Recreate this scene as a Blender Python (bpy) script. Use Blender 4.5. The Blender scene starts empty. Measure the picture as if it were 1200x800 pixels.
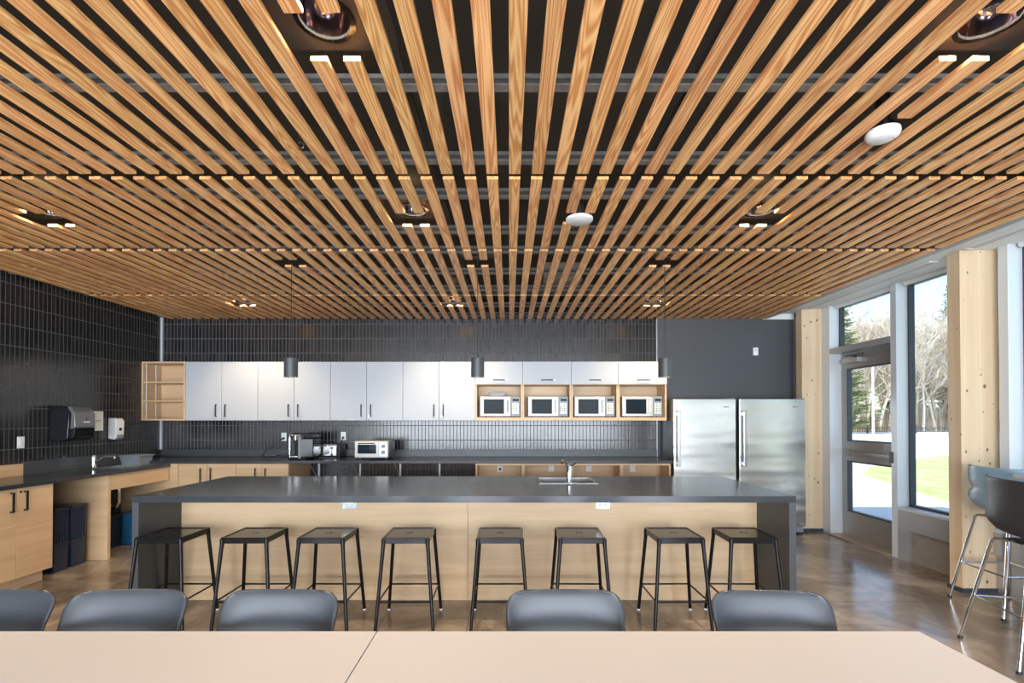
import bpy, math, random
from mathutils import Vector, Matrix
R = math.radians
PI = math.pi
C = bpy.context.scene.collection
K = 1.0303                      # depth scale of the surveyed distances
def k(y): return y * K
XL, XR, YB, YF = -4.81, 4.11, k(6.48), -4.6
ZS = 2.85                       # underside of the slats
EYE = 1.48

# ------------------------------------------------------------------ materials
def new_mat(name):
    m = bpy.data.materials.new(name); m.use_nodes = True
    nt = m.node_tree; b = nt.nodes['Principled BSDF']
    return m, nt, b
def plain(name, col, rough=0.5, metal=0.0, emit=None, estr=0.0, noise=0.0, nscale=30, spec=None, bump=0.0, bscale=200, coat=0.0):
    m, nt, b = new_mat(name)
    b.inputs['Roughness'].default_value = rough
    b.inputs['Metallic'].default_value = metal
    if spec is not None: b.inputs['Specular IOR Level'].default_value = spec
    if coat: b.inputs['Coat Weight'].default_value = coat; b.inputs['Coat Roughness'].default_value = 0.08
    tc = nt.nodes.new('ShaderNodeTexCoord')
    n = nt.nodes.new('ShaderNodeTexNoise'); n.inputs['Scale'].default_value = nscale; n.inputs['Detail'].default_value = 4
    nt.links.new(tc.outputs['Object'], n.inputs['Vector'])
    mr = nt.nodes.new('ShaderNodeMapRange'); mr.inputs['To Min'].default_value = 1 - noise; mr.inputs['To Max'].default_value = 1 + noise
    nt.links.new(n.outputs['Fac'], mr.inputs['Value'])
    mx = nt.nodes.new('ShaderNodeVectorMath'); mx.operation = 'SCALE'; mx.inputs[0].default_value = col[:3]
    nt.links.new(mr.outputs['Result'], mx.inputs['Scale'])
    nt.links.new(mx.outputs['Vector'], b.inputs['Base Color'])
    if bump:
        n2 = nt.nodes.new('ShaderNodeTexNoise'); n2.inputs['Scale'].default_value = bscale
        nt.links.new(tc.outputs['Object'], n2.inputs['Vector'])
        bp = nt.nodes.new('ShaderNodeBump'); bp.inputs['Strength'].default_value = bump; bp.inputs['Distance'].default_value = 0.002
        nt.links.new(n2.outputs['Fac'], bp.inputs['Height']); nt.links.new(bp.outputs['Normal'], b.inputs['Normal'])
    if emit:
        b.inputs['Emission Color'].default_value = (*emit, 1); b.inputs['Emission Strength'].default_value = estr
    return m
def wood(name, c_dark, c_light, axis, rough=0.45, across=45, along=1.6, vary=0.12, ring=0.5, knots=False, hue=0.0, fine=0.25):
    """grain runs along `axis` (0,1,2)"""
    m, nt, b = new_mat(name); L = nt.links.new; N = nt.nodes.new
    tc = N('ShaderNodeTexCoord'); oi = N('ShaderNodeObjectInfo')
    off = N('ShaderNodeVectorMath'); off.operation = 'SCALE'; off.inputs[0].default_value = (37.3, 91.7, 53.1)
    L(oi.outputs['Random'], off.inputs['Scale'])
    add = N('ShaderNodeVectorMath'); add.operation = 'ADD'
    L(tc.outputs['Object'], add.inputs[0]); L(off.outputs['Vector'], add.inputs[1])
    mp = N('ShaderNodeMapping'); sc = [across] * 3; sc[axis] = along
    mp.inputs['Scale'].default_value = sc
    L(add.outputs['Vector'], mp.inputs['Vector'])
    n1 = N('ShaderNodeTexNoise'); n1.inputs['Scale'].default_value = 0.33; n1.inputs['Detail'].default_value = 2; n1.inputs['Distortion'].default_value = 0.4
    L(mp.outputs['Vector'], n1.inputs['Vector'])
    # contour lines of the slow noise give cathedral grain
    mu = N('ShaderNodeMath'); mu.operation = 'MULTIPLY'; mu.inputs[1].default_value = 46 * ring
    L(n1.outputs['Fac'], mu.inputs[0])
    si = N('ShaderNodeMath'); si.operation = 'SINE'; L(mu.outputs[0], si.inputs[0])
    r1 = N('ShaderNodeMapRange'); r1.inputs['From Min'].default_value = -1; r1.inputs['From Max'].default_value = 1
    L(si.outputs[0], r1.inputs['Value'])
    n2 = N('ShaderNodeTexNoise'); n2.inputs['Scale'].default_value = 4.5; n2.inputs['Detail'].default_value = 4
    L(mp.outputs['Vector'], n2.inputs['Vector'])
    mixf = N('ShaderNodeMix'); mixf.data_type = 'FLOAT'; mixf.inputs['Factor'].default_value = fine + 0.2
    L(r1.outputs['Result'], mixf.inputs[2]); L(n2.outputs['Fac'], mixf.inputs[3])
    mc = N('ShaderNodeMix'); mc.data_type = 'RGBA'
    mc.inputs[6].default_value = (*c_dark, 1); mc.inputs[7].default_value = (*c_light, 1)
    L(mixf.outputs[0], mc.inputs[0])
    hs = N('ShaderNodeHueSaturation')
    rv = N('ShaderNodeMapRange'); rv.inputs['To Min'].default_value = 1 - vary; rv.inputs['To Max'].default_value = 1 + vary
    L(oi.outputs['Random'], rv.inputs['Value']); L(rv.outputs['Result'], hs.inputs['Value'])
    ra = N('ShaderNodeMath'); ra.operation = 'MULTIPLY'; ra.inputs[1].default_value = 7.31; L(oi.outputs['Random'], ra.inputs[0])
    rf = N('ShaderNodeMath'); rf.operation = 'FRACT'; L(ra.outputs[0], rf.inputs[0])
    rh = N('ShaderNodeMapRange'); rh.inputs['To Min'].default_value = 0.5 - hue; rh.inputs['To Max'].default_value = 0.5 + hue
    L(rf.outputs[0], rh.inputs['Value']); L(rh.outputs['Result'], hs.inputs['Hue'])
    L(mc.outputs[2], hs.inputs['Color'])
    out = hs.outputs['Color']
    if knots:
        vo = N('ShaderNodeTexVoronoi'); vo.inputs['Scale'].default_value = 11.0
        mp2 = N('ShaderNodeMapping'); s2 = [1.0] * 3; s2[axis] = 0.75; mp2.inputs['Scale'].default_value = s2
        L(add.outputs['Vector'], mp2.inputs['Vector']); L(mp2.outputs['Vector'], vo.inputs['Vector'])
        kr = N('ShaderNodeMapRange'); kr.inputs['From Min'].default_value = 0.07; kr.inputs['From Max'].default_value = 0.14
        kc = N('ShaderNodeSeparateColor'); L(vo.outputs['Color'], kc.inputs[0])
        kd = N('ShaderNodeMath'); kd.operation = 'MULTIPLY_ADD'; kd.inputs[1].default_value = 0.9; kd.inputs[2].default_value = 0.75; L(kc.outputs[0], kd.inputs[0])
        kq = N('ShaderNodeMath'); kq.operation = 'MULTIPLY'; L(vo.outputs['Distance'], kq.inputs[0]); L(kd.outputs[0], kq.inputs[1])
        L(kq.outputs[0], kr.inputs['Value'])
        km = N('ShaderNodeMix'); km.data_type = 'RGBA'; km.inputs[6].default_value = (0.16, 0.075, 0.03, 1)
        L(kr.outputs['Result'], km.inputs[0]); L(out, km.inputs[7]); out = km.outputs[2]
    L(out, b.inputs['Base Color'])
    b.inputs['Roughness'].default_value = rough
    bp = N('ShaderNodeBump'); bp.inputs['Strength'].default_value = 0.12; bp.inputs['Distance'].default_value = 0.001
    L(mixf.outputs[0], bp.inputs['Height']); L(bp.outputs['Normal'], b.inputs['Normal'])
    return m
def tile_mat(name, horiz, w):
    m, nt, b = new_mat(name); L = nt.links.new; N = nt.nodes.new
    tc = N('ShaderNodeTexCoord'); se = N('ShaderNodeSeparateXYZ'); L(tc.outputs['Object'], se.inputs[0])
    cb = N('ShaderNodeCombineXYZ'); L(se.outputs[horiz], cb.inputs['X']); 
    za = N('ShaderNodeMath'); za.operation = 'ADD'; za.inputs[1].default_value = 0.02; L(se.outputs[2], za.inputs[0]); L(za.outputs[0], cb.inputs['Y'])
    br = N('ShaderNodeTexBrick'); br.offset = 0.0; br.squash = 1.0
    br.inputs['Scale'].default_value = 1.0; br.inputs['Brick Width'].default_value = w; br.inputs['Row Height'].default_value = 0.2
    br.inputs['Mortar Size'].default_value = 0.0040; br.inputs['Mortar Smooth'].default_value = 0.1; br.inputs['Bias'].default_value = 0
    br.inputs['Color1'].default_value = (0.010, 0.0105, 0.012, 1); br.inputs['Color2'].default_value = (0.022, 0.022, 0.025, 1)
    br.inputs['Mortar'].default_value = (0.10, 0.096, 0.092, 1)
    L(cb.outputs[0], br.inputs['Vector']); L(br.outputs['Color'], b.inputs['Base Color'])
    rr = N('ShaderNodeMapRange'); rr.inputs['To Min'].default_value = 0.2; rr.inputs['To Max'].default_value = 0.8
    L(br.outputs['Fac'], rr.inputs['Value']); L(rr.outputs['Result'], b.inputs['Roughness'])
    n = N('ShaderNodeTexNoise'); n.inputs['Scale'].default_value = 6; n.inputs['Detail'].default_value = 3; L(tc.outputs['Object'], n.inputs['Vector'])
    inv = N('ShaderNodeMath'); inv.operation = 'MULTIPLY_ADD'; inv.inputs[1].default_value = -0.8
    L(br.outputs['Fac'], inv.inputs[0]); L(n.outputs['Fac'], inv.inputs[2])
    bp = N('ShaderNodeBump'); bp.inputs['Strength'].default_value = 0.35; bp.inputs['Distance'].default_value = 0.002
    L(inv.outputs[0], bp.inputs['Height']); L(bp.outputs['Normal'], b.inputs['Normal'])
    sp = N('ShaderNodeMapRange'); sp.inputs['To Min'].default_value = 0.6; sp.inputs['To Max'].default_value = 0.05
    L(br.outputs['Fac'], sp.inputs['Value']); L(sp.outputs['Result'], b.inputs['Specular IOR Level'])
    return m
def floor_mat():
    m, nt, b = new_mat('polished_concrete'); L = nt.links.new; N = nt.nodes.new
    tc = N('ShaderNodeTexCoord')
    n = N('ShaderNodeTexNoise'); n.inputs['Scale'].default_value = 1.3; n.inputs['Detail'].default_value = 9; n.inputs['Roughness'].default_value = 0.62; n.inputs['Distortion'].default_value = 0.9
    L(tc.outputs['Object'], n.inputs['Vector'])
    cr = N('ShaderNodeValToRGB'); e = cr.color_ramp.elements
    e[0].position = 0.30; e[0].color = (0.07, 0.056, 0.045, 1); e[1].position = 0.66; e[1].color = (0.37, 0.31, 0.255, 1)
    x = cr.color_ramp.elements.new(0.5); x.color = (0.19, 0.152, 0.122, 1)
    L(n.outputs['Fac'], cr.inputs['Fac'])
    # saw-cut joints
    br = N('ShaderNodeTexBrick'); br.offset = 0.0; br.inputs['Scale'].default_value = 1; br.inputs['Brick Width'].default_value = 2.235; br.inputs['Row Height'].default_value = 2.235
    br.inputs['Mortar Size'].default_value = 0.004; br.inputs['Color1'].default_value = (1, 1, 1, 1); br.inputs['Color2'].default_value = (1, 1, 1, 1); br.inputs['Mortar'].default_value = (0.35, 0.33, 0.3, 1)
    mp = N('ShaderNodeMapping'); mp.inputs['Location'].default_value = (0.3, 0.55, 0); L(tc.outputs['Object'], mp.inputs['Vector']); L(mp.outputs[0], br.inputs['Vector'])
    mx = N('ShaderNodeMix'); mx.data_type = 'RGBA'; mx.blend_type = 'MULTIPLY'; mx.inputs[0].default_value = 1
    L(cr.outputs['Color'], mx.inputs[6]); L(br.outputs['Color'], mx.inputs[7]); L(mx.outputs[2], b.inputs['Base Color'])
    n2 = N('ShaderNodeTexNoise'); n2.inputs['Scale'].default_value = 3; n2.inputs['Detail'].default_value = 6; L(tc.outputs['Object'], n2.inputs['Vector'])
    rr = N('ShaderNodeMapRange'); rr.inputs['To Min'].default_value = 0.08; rr.inputs['To Max'].default_value = 0.30
    L(n2.outputs['Fac'], rr.inputs['Value']); L(rr.outputs['Result'], b.inputs['Roughness'])
    b.inputs['Specular IOR Level'].default_value = 0.7
    return m
def steel_mat(name, base=(0.62, 0.62, 0.62), rough=0.22, wavy=0.0):
    m, nt, b = new_mat(name); L = nt.links.new; N = nt.nodes.new
    b.inputs['Base Color'].default_value = (*base, 1); b.inputs['Metallic'].default_value = 1; b.inputs['Roughness'].default_value = rough
    b.inputs['Anisotropic'].default_value = 0.5
    tc = N('ShaderNodeTexCoord'); mp = N('ShaderNodeMapping'); mp.inputs['Scale'].default_value = (2, 2, 400)
    L(tc.outputs['Object'], mp.inputs[0]); n = N('ShaderNodeTexNoise'); n.inputs['Scale'].default_value = 1; L(mp.outputs[0], n.inputs['Vector'])
    bp = N('ShaderNodeBump'); bp.inputs['Strength'].default_value = 0.05; bp.inputs['Distance'].default_value = 0.0004; L(n.outputs['Fac'], bp.inputs['Height'])
    last = bp
    if wavy:
        n2 = N('ShaderNodeTexNoise'); n2.inputs['Scale'].default_value = 1.0; n2.inputs['Detail'].default_value = 1
        mp2 = N('ShaderNodeMapping'); mp2.inputs['Scale'].default_value = (0.8, 0.8, 4.2); L(tc.outputs['Object'], mp2.inputs[0]); L(mp2.outputs[0], n2.inputs['Vector'])
        b2 = N('ShaderNodeBump'); b2.inputs['Strength'].default_value = 1.0; b2.inputs['Distance'].default_value = wavy
        L(n2.outputs['Fac'], b2.inputs['Height']); L(bp.outputs['Normal'], b2.inputs['Normal']); last = b2
    L(last.outputs['Normal'], b.inputs['Normal'])
    return m
def glass_mat(name, tint=(0.93, 0.97, 0.97), refl=0.12):
    m, nt, b = new_mat(name); L = nt.links.new; N = nt.nodes.new
    nt.nodes.remove(b)
    tr = N('ShaderNodeBsdfTransparent'); tr.inputs[0].default_value = (*tint, 1)
    gl = N('ShaderNodeBsdfGlossy'); gl.inputs['Roughness'].default_value = 0.0
    fr = N('ShaderNodeFresnel'); fr.inputs[0].default_value = 1.45
    ge = N('ShaderNodeNewGeometry'); sb = N('ShaderNodeMath'); sb.operation = 'SUBTRACT'; sb.inputs[0].default_value = 1.0; L(ge.outputs['Backfacing'], sb.inputs[1])
    ml = N('ShaderNodeMath'); ml.operation = 'MULTIPLY'; L(sb.outputs[0], ml.inputs[0]); L(fr.outputs[0], ml.inputs[1])
    mx = N('ShaderNodeMixShader'); L(ml.outputs[0], mx.inputs[0]); L(tr.outputs[0], mx.inputs[1]); L(gl.outputs[0], mx.inputs[2])
    L(mx.outputs[0], nt.nodes['Material Output'].inputs['Surface'])
    return m
def grass_mat():
    m, nt, b = new_mat('lawn_grass'); L = nt.links.new; N = nt.nodes.new
    tc = N('ShaderNodeTexCoord'); n = N('ShaderNodeTexNoise'); n.inputs['Scale'].default_value = 1.2; n.inputs['Detail'].default_value = 10; n.inputs['Roughness'].default_value = 0.75
    L(tc.outputs['Object'], n.inputs['Vector'])
    cr = N('ShaderNodeValToRGB'); e = cr.color_ramp.elements; e[0].position = 0.35; e[0].color = (0.34, 0.38, 0.12, 1); e[1].position = 0.65; e[1].color = (0.62, 0.58, 0.30, 1)
    L(n.outputs['Fac'], cr.inputs['Fac']); L(cr.outputs['Color'], b.inputs['Base Color']); b.inputs['Roughness'].default_value = 0.9
    return m

M = {}
M['slat'] = wood('fir_slat', (0.56, 0.20, 0.052), (0.97, 0.60, 0.27), 1, 0.42, across=36, along=1.5, vary=0.12, ring=2.4, hue=0.006, fine=0.08)
M['oak_x'] = wood('oak_veneer_wide', (0.50, 0.325, 0.18), (0.68, 0.49, 0.30), 0, 0.42, across=16, along=1.1, vary=0.04, ring=0.55, fine=0.45)
M['oak_y'] = wood('oak_veneer_deep', (0.50, 0.315, 0.17), (0.68, 0.47, 0.28), 1, 0.42, across=16, along=1.1, vary=0.04, ring=0.55, fine=0.45)
M['glulam'] = wood('spruce_timber', (0.60, 0.42, 0.25), (0.78, 0.63, 0.44), 2, 0.5, across=30, along=0.8, vary=0.02, ring=0.25, knots=True, fine=0.4)
M['tile_b'] = tile_mat('black_wall_tile_wide', 0, 0.0483)
M['tile_l'] = tile_mat('black_wall_tile_deep', 1, 0.0465)
M['floor'] = floor_mat()
M['stone'] = plain('black_worktop', (0.029, 0.034, 0.042), 0.2, noise=0.06, nscale=120, spec=0.65)
M['stone_edge'] = plain('charcoal_slab', (0.055, 0.060, 0.068), 0.4, noise=0.04, nscale=120)
M['white_lam'] = plain('white_laminate', (0.415, 0.44, 0.48), 0.38, noise=0.02, nscale=4)
M['table_lam'] = plain('pale_table_laminate', (0.47, 0.465, 0.50), 0.33, noise=0.015, nscale=3)
M['black_metal'] = plain('black_gloss_metal', (0.007, 0.007, 0.008), 0.16, noise=0.02, spec=0.3)
M['black_matte'] = plain('black_matte_plastic', (0.012, 0.012, 0.013), 0.45)
M['black_gloss'] = plain('black_gloss_plastic', (0.008, 0.009, 0.011), 0.14, spec=0.2)
M['smoke'] = plain('smoked_grey_plastic', (0.10, 0.105, 0.11), 0.16, spec=0.6)
M['handle'] = plain('bronze_pull', (0.014, 0.014, 0.016), 0.5, spec=0.2)
M['chair'] = plain('grey_shell_plastic', (0.040, 0.047, 0.060), 0.36, noise=0.03, nscale=50, bump=0.05, bscale=600)
M['shell_dark'] = plain('charcoal_shell_plastic', (0.030, 0.031, 0.035), 0.4, bump=0.05, bscale=600)
M['shell_blue'] = plain('blue_grey_shell_plastic', (0.29, 0.46, 0.62), 0.32, bump=0.05, bscale=600)
M['chrome'] = plain('chrome', (0.75, 0.75, 0.76), 0.08, metal=1)
M['steel'] = steel_mat('brushed_steel', (0.42, 0.42, 0.415), 0.26)
M['silver'] = plain('silver_paint', (0.46, 0.46, 0.45), 0.36, metal=0.2)
M['fridge'] = steel_mat('brushed_fridge_steel', (0.62, 0.62, 0.61), 0.24, wavy=0.02)
M['fridge_side'] = plain('grey_fridge_side', (0.16, 0.17, 0.18), 0.3, metal=0.6)
M['alu'] = plain('anodised_aluminium', (0.46, 0.47, 0.48), 0.38, metal=0.55)
M['alu_light'] = plain('pale_aluminium', (0.66, 0.70, 0.74), 0.4, metal=0.2)
M['door_grey'] = plain('grey_door_paint', (0.29, 0.275, 0.26), 0.34, metal=0.35)
M['gasket'] = plain('dark_window_gasket', (0.035, 0.045, 0.06), 0.45)
M['wall_paint'] = plain('slate_wall_paint', (0.062, 0.067, 0.076), 0.5, noise=0.02, nscale=3)
M['ceil_dark'] = plain('dark_ceiling', (0.060, 0.051, 0.043), 0.7, noise=0.1, nscale=3)
M['plate_dark'] = plain('dark_fixture_plate', (0.065, 0.056, 0.048), 0.5)
M['rail'] = plain('grey_hanging_rail', (0.17, 0.165, 0.15), 0.5, metal=0.1, noise=0.6, nscale=25)
M['soffit'] = plain('white_soffit', (0.74, 0.75, 0.74), 0.6)
M['trim_grey'] = plain('grey_edge_trim', (0.33, 0.34, 0.35), 0.5)
M['slot'] = plain('slot_shadow', (0.05, 0.05, 0.05), 0.6)
M['white_pl'] = plain('white_plastic', (0.78, 0.79, 0.80), 0.3)
M['grey_pl'] = plain('grey_plastic', (0.20, 0.22, 0.25), 0.4)
M['navy'] = plain('navy_bin_plastic', (0.016, 0.026, 0.055), 0.32)
M['blue'] = plain('blue_bin_plastic', (0.03, 0.19, 0.42), 0.35)
M['lens'] = plain('warm_lamp_lens', (0.9, 0.8, 0.6), 0.3, emit=(1.0, 0.72, 0.42), estr=6)
M['reflector'] = plain('dark_mirror_reflector', (0.20, 0.17, 0.20), 0.10, metal=1)
M['concrete'] = plain('rough_concrete', (0.27, 0.245, 0.215), 0.8, noise=0.25, nscale=9, bump=0.4, bscale=60)
M['threshold'] = plain('bronze_threshold', (0.42, 0.34, 0.27), 0.35, metal=0.5)
M['glass'] = glass_mat('window_glass')
M['mw_glass'] = plain('dark_oven_glass', (0.014, 0.022, 0.030), 0.05, spec=0.04)
M['display'] = plain('display_green', (0.2, 0.5, 0.3), 0.3, emit=(0.55, 0.95, 0.35), estr=0.5)
M['yellow'] = plain('yellow_marking', (0.75, 0.62, 0.12), 0.5)
M['red'] = plain('red_marking', (0.6, 0.06, 0.03), 0.5)
M['paper'] = plain('paper', (0.8, 0.8, 0.8), 0.7)
M['ink'] = plain('grey_ink', (0.08, 0.08, 0.09), 0.6)
M['clear_tray'] = plain('smoky_tray', (0.20, 0.18, 0.16), 0.25)
M['pave'] = plain('pale_paving', (0.80, 0.79, 0.78), 0.8, noise=0.04, nscale=0.6)
M['apron'] = plain('concrete_walk', (0.62, 0.60, 0.58), 0.8, noise=0.06, nscale=2)
M['grass'] = grass_mat()
M['bark'] = plain('pale_bark', (0.58, 0.48, 0.37), 0.9, noise=0.35, nscale=0.8)
M['bark2'] = plain('grey_bark', (0.70, 0.64, 0.56), 0.9, noise=0.2, nscale=0.8)
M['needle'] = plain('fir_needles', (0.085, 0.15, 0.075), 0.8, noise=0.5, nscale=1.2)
M['needle_y'] = plain('yellow_green_fir_needles', (0.21, 0.26, 0.085), 0.8, noise=0.5, nscale=1.2)  # yellow-green needles of the first and last fir
M['brush'] = plain('dry_brush', (0.42, 0.32, 0.22), 0.95, noise=0.3, nscale=0.5)
M['pole'] = plain('pale_lamp_post', (0.8, 0.8, 0.8), 0.5)
M['backsplash_wood'] = M['oak_y']

# ------------------------------------------------------------------ mesh building
class MB:
    def __init__(s): s.v = []; s.f = []
    def _add(s, vs, fs):
        n = len(s.v); s.v += [tuple(p) for p in vs]; s.f += [tuple(i + n for i in f) for f in fs]; return s
    def box(s, x0, x1, y0, y1, z0, z1):
        x0, x1 = min(x0, x1), max(x0, x1); y0, y1 = min(y0, y1), max(y0, y1); z0, z1 = min(z0, z1), max(z0, z1)
        vs = [(x0,y0,z0),(x1,y0,z0),(x1,y1,z0),(x0,y1,z0),(x0,y0,z1),(x1,y0,z1),(x1,y1,z1),(x0,y1,z1)]
        return s._add(vs, [(3,2,1,0),(4,5,6,7),(0,1,5,4),(1,2,6,5),(2,3,7,6),(3,0,4,7)])
    def prism(s, poly, a0, a1, axis=2):
        """extrude a ccw 2-D polygon along axis"""
        def P(p, a):
            if axis == 2: return (p[0], p[1], a)
            if axis == 1: return (p[0], a, p[1])
            return (a, p[0], p[1])
        n = len(poly); vs = [P(p, a0) for p in poly] + [P(p, a1) for p in poly]
        fs = [tuple(range(n))[::-1], tuple(range(n, 2 * n))] + [(i, (i+1) % n, n + (i+1) % n, n + i) for i in range(n)]
        return s._add(vs, fs)
    def ring_sweep(s, path, rad, n=8, caps=True, closed=False):
        pts = [Vector(p) for p in path]; m = len(pts)
        rads = rad if isinstance(rad, (list, tuple)) else [rad] * m
        base = len(s.v); prev = None
        for i, p in enumerate(pts):
            if closed: t = pts[(i+1) % m] - pts[(i-1) % m]
            else: t = pts[min(i+1, m-1)] - pts[max(i-1, 0)]
            t.normalize()
            if prev is None:
                a = Vector((0,0,1)) if abs(t.z) < 0.9 else Vector((1,0,0))
                u = t.cross(a).normalized()
            else:
                u = (prev - t * prev.dot(t)).normalized()
            prev = u; w = t.cross(u)
            for j in range(n):
                an = 2 * PI * j / n
                s.v.append(tuple(p + (u * math.cos(an) + w * math.sin(an)) * rads[i]))
        for i in range(m if closed else m - 1):
            i2 = (i + 1) % m
            for j in range(n):
                j2 = (j+1) % n
                s.f.append((base + i*n + j, base + i*n + j2, base + i2*n + j2, base + i2*n + j))
        if caps and not closed:
            s.f.append(tuple(base + j for j in range(n))[::-1]); s.f.append(tuple(base + (m-1)*n + j for j in range(n)))
        return s
    def lathe(s, prof, c=(0,0,0), n=24, axis=2):
        """prof: list of (r, h)"""
        base = len(s.v)
        for r, h in prof:
            for j in range(n):
                a = 2*PI*j/n; x, y = r*math.cos(a), r*math.sin(a)
                p = (x, y, h) if axis == 2 else ((x, h, y) if axis == 1 else (h, x, y))
                s.v.append((p[0]+c[0], p[1]+c[1], p[2]+c[2]))
        for i in range(len(prof)-1):
            for j in range(n):
                j2 = (j+1) % n
                s.f.append((base+i*n+j, base+i*n+j2, base+(i+1)*n+j2, base+(i+1)*n+j))
        if prof[0][0] > 1e-6: s.f.append(tuple(base + j for j in range(n))[::-1])
        if prof[-1][0] > 1e-6: s.f.append(tuple(base + (len(prof)-1)*n + j for j in range(n)))
        return s
    def mesh(s, name, m, smooth=False):
        me = bpy.data.meshes.new(name); me.from_pydata(s.v, [], s.f); me.validate()
        import bmesh
        bm = bmesh.new(); bm.from_mesh(me); bmesh.ops.recalc_face_normals(bm, faces=bm.faces); bm.to_mesh(me); bm.free()
        me.materials.append(m)
        if smooth:
            me.polygons.foreach_set('use_smooth', [True]*len(me.polygons)); me.set_sharp_from_angle(angle=R(38))
        return me
def B(*a): return MB().box(*a)
def obj(name, mb, m, parent=None, bevel=0.0, smooth=False, loc=None, label=None, seg=2):
    me = mb if isinstance(mb, bpy.types.Mesh) else mb.mesh(name, m, smooth or bevel > 0)
    o = bpy.data.objects.new(name, me); C.objects.link(o)
    if parent: o.parent = parent
    if loc: o.location = loc
    if bevel:
        md = o.modifiers.new('soft_edges', 'BEVEL'); md.width = bevel; md.segments = seg; md.limit_method = 'ANGLE'; md.angle_limit = R(40)
        md.harden_normals = True
    if label: o['label'] = label
    return o
def tag(o, label, cat, group=None, kind=None):
    o['label'] = label; o['category'] = cat
    if group: o['group'] = group
    if kind: o['kind'] = kind
    return o
def thing(name, label, cat, loc=(0,0,0), rz=0, group=None):
    o = bpy.data.objects.new(name, None); C.objects.link(o); o.location = loc; o.rotation_euler = (0,0,rz)
    o.empty_display_size = 0.1
    return tag(o, label, cat, group)
def struct(name, mb, m, parent=None, bevel=0.0, smooth=False, loc=None, label=None):
    o = obj(name, mb, m, parent, bevel, smooth, loc, label)
    if not parent: o['kind'] = 'structure'
    return o
def sroot(name, loc=(0,0,0), label=None):
    o = bpy.data.objects.new(name, None); C.objects.link(o); o.location = loc; o['kind'] = 'structure'
    if label: o['label'] = label
    return o
KIDS = {}
def children(o): return [c for c in bpy.data.objects if c.parent == o]
def dup(root, loc, rz=None, label=None, group=None):
    def rec(o, par):
        c = o.copy(); C.objects.link(c); c.parent = par
        for ch in kids.get(o.name, []): rec(ch, c)
        return c
    kids = {}
    for o in bpy.data.objects:
        if o.parent: kids.setdefault(o.parent.name, []).append(o)
    r = rec(root, None); r.location = loc
    if rz is not None: r.rotation_euler = (0,0,rz)
    if label: r['label'] = label
    if group: r['group'] = group
    return r

# ------------------------------------------------------------------ room shell
XO = 4.42
struct('floor', B(XL-0.2, 4.30, YF, YB+0.2, -0.12, 0.0), M['floor'])
struct('wall_back', B(XL-0.2, 2.03, YB, YB+0.2, 0, 3.2), M['tile_b'])
struct('wall_back_painted', B(2.042, 4.30, YB, YB+0.2, 0, 3.2), M['wall_paint'])
struct('trim_1', B(2.030, 2.042, YB-0.006, YB+0.19, 0, 3.12), M['alu'])
struct('wall_left', B(XL-0.2, XL, YF, YB, 0, 3.2), M['tile_l'])
struct('trim_2', B(XL, XL+0.022, YB-0.022, YB, 1.052, 2.875), M['alu_light'])
struct('trim_3', B(3.93, 3.96, YB-0.02, YB, 0, 2.92), M['alu'])
struct('trim_4', B(3.50, 4.26, YB-0.02, YB, 2.845, 2.925), M['soffit'])
struct('ceiling', B(XL-0.2, 3.50, YF, YB+0.2, 3.12, 3.24), M['ceil_dark'])
# soffit over the glazing, with the slot diffusers
so = sroot('ceiling_soffit'); 
struct('soffit_board', B(3.50, 4.26, YF, YB, 2.92, 2.96), M['soffit'], so)
struct('upstand', B(3.49, 3.50, YF, YB, 2.90, 3.20), M['soffit'], so)
struct('edge_trim', B(3.49, 3.55, YF, YB-0.001, ZS, 2.925), M['trim_grey'], so)
struct('roof_shade_slab', B(XL-0.4, 5.2, YF-0.4, YB+0.4, 3.25, 3.6), M['ceil_dark'])  # unseen roof with overhang, added to block sun and shade the ground outside
for i, (a, b_) in enumerate(((k(4.3), YB-0.35), (k(2.2), k(3.95)), (-0.2, k(1.9)))):
    t = thing('slot_diffuser', ['long slim air slot in white soffit above the glass door', 'long slim air slot in white soffit between pillar and table edge', 'slim air slot in soffit nearest the dining tables'][i], 'air vent', (3.89, a, 2.92), group=None)
    obj('frame', MB().box(-0.045, -0.030, 0, b_-a, -0.012, 0).box(0.030, 0.045, 0, b_-a, -0.012, 0).box(-0.006, 0.006, 0, b_-a, -0.010, 0).box(-0.045, 0.045, -0.015, 0, -0.012, 0).box(-0.045, 0.045, b_-a, b_-a+0.015, -0.012, 0), M['soffit'], t)
    obj('slot', MB().box(-0.030, -0.006, 0, b_-a, -0.004, 0).box(0.006, 0.030, 0, b_-a, -0.004, 0), M['slot'], t)

# timber pillars between the windows
COLY = [(k(6.17), k(6.30)), (k(4.0), k(4.121)), (k(1.83), k(1.95)), (k(-0.34), k(-0.22)), (k(-2.5), k(-2.38))]
COLL = ['pale knotty timber pillar beside the fridges and the grey door', 'pale knotty timber pillar behind the two bar chairs']
for i, (y0, y1) in enumerate(COLY):
    t = sroot('timber_column', (4.015, (y0+y1)/2, 0), COLL[i] if i < 2 else 'timber pillar further along the window wall')
    h = (y1-y0)/2
    obj('post', B(-0.165, 0.165, -h, h, 0.035, 2.92), M['glulam'], t, bevel=0.004)
    obj('base_plate', B(-0.175, 0.155, -h-0.01, h+0.01, 0, 0.035), M['gasket'], t)

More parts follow.
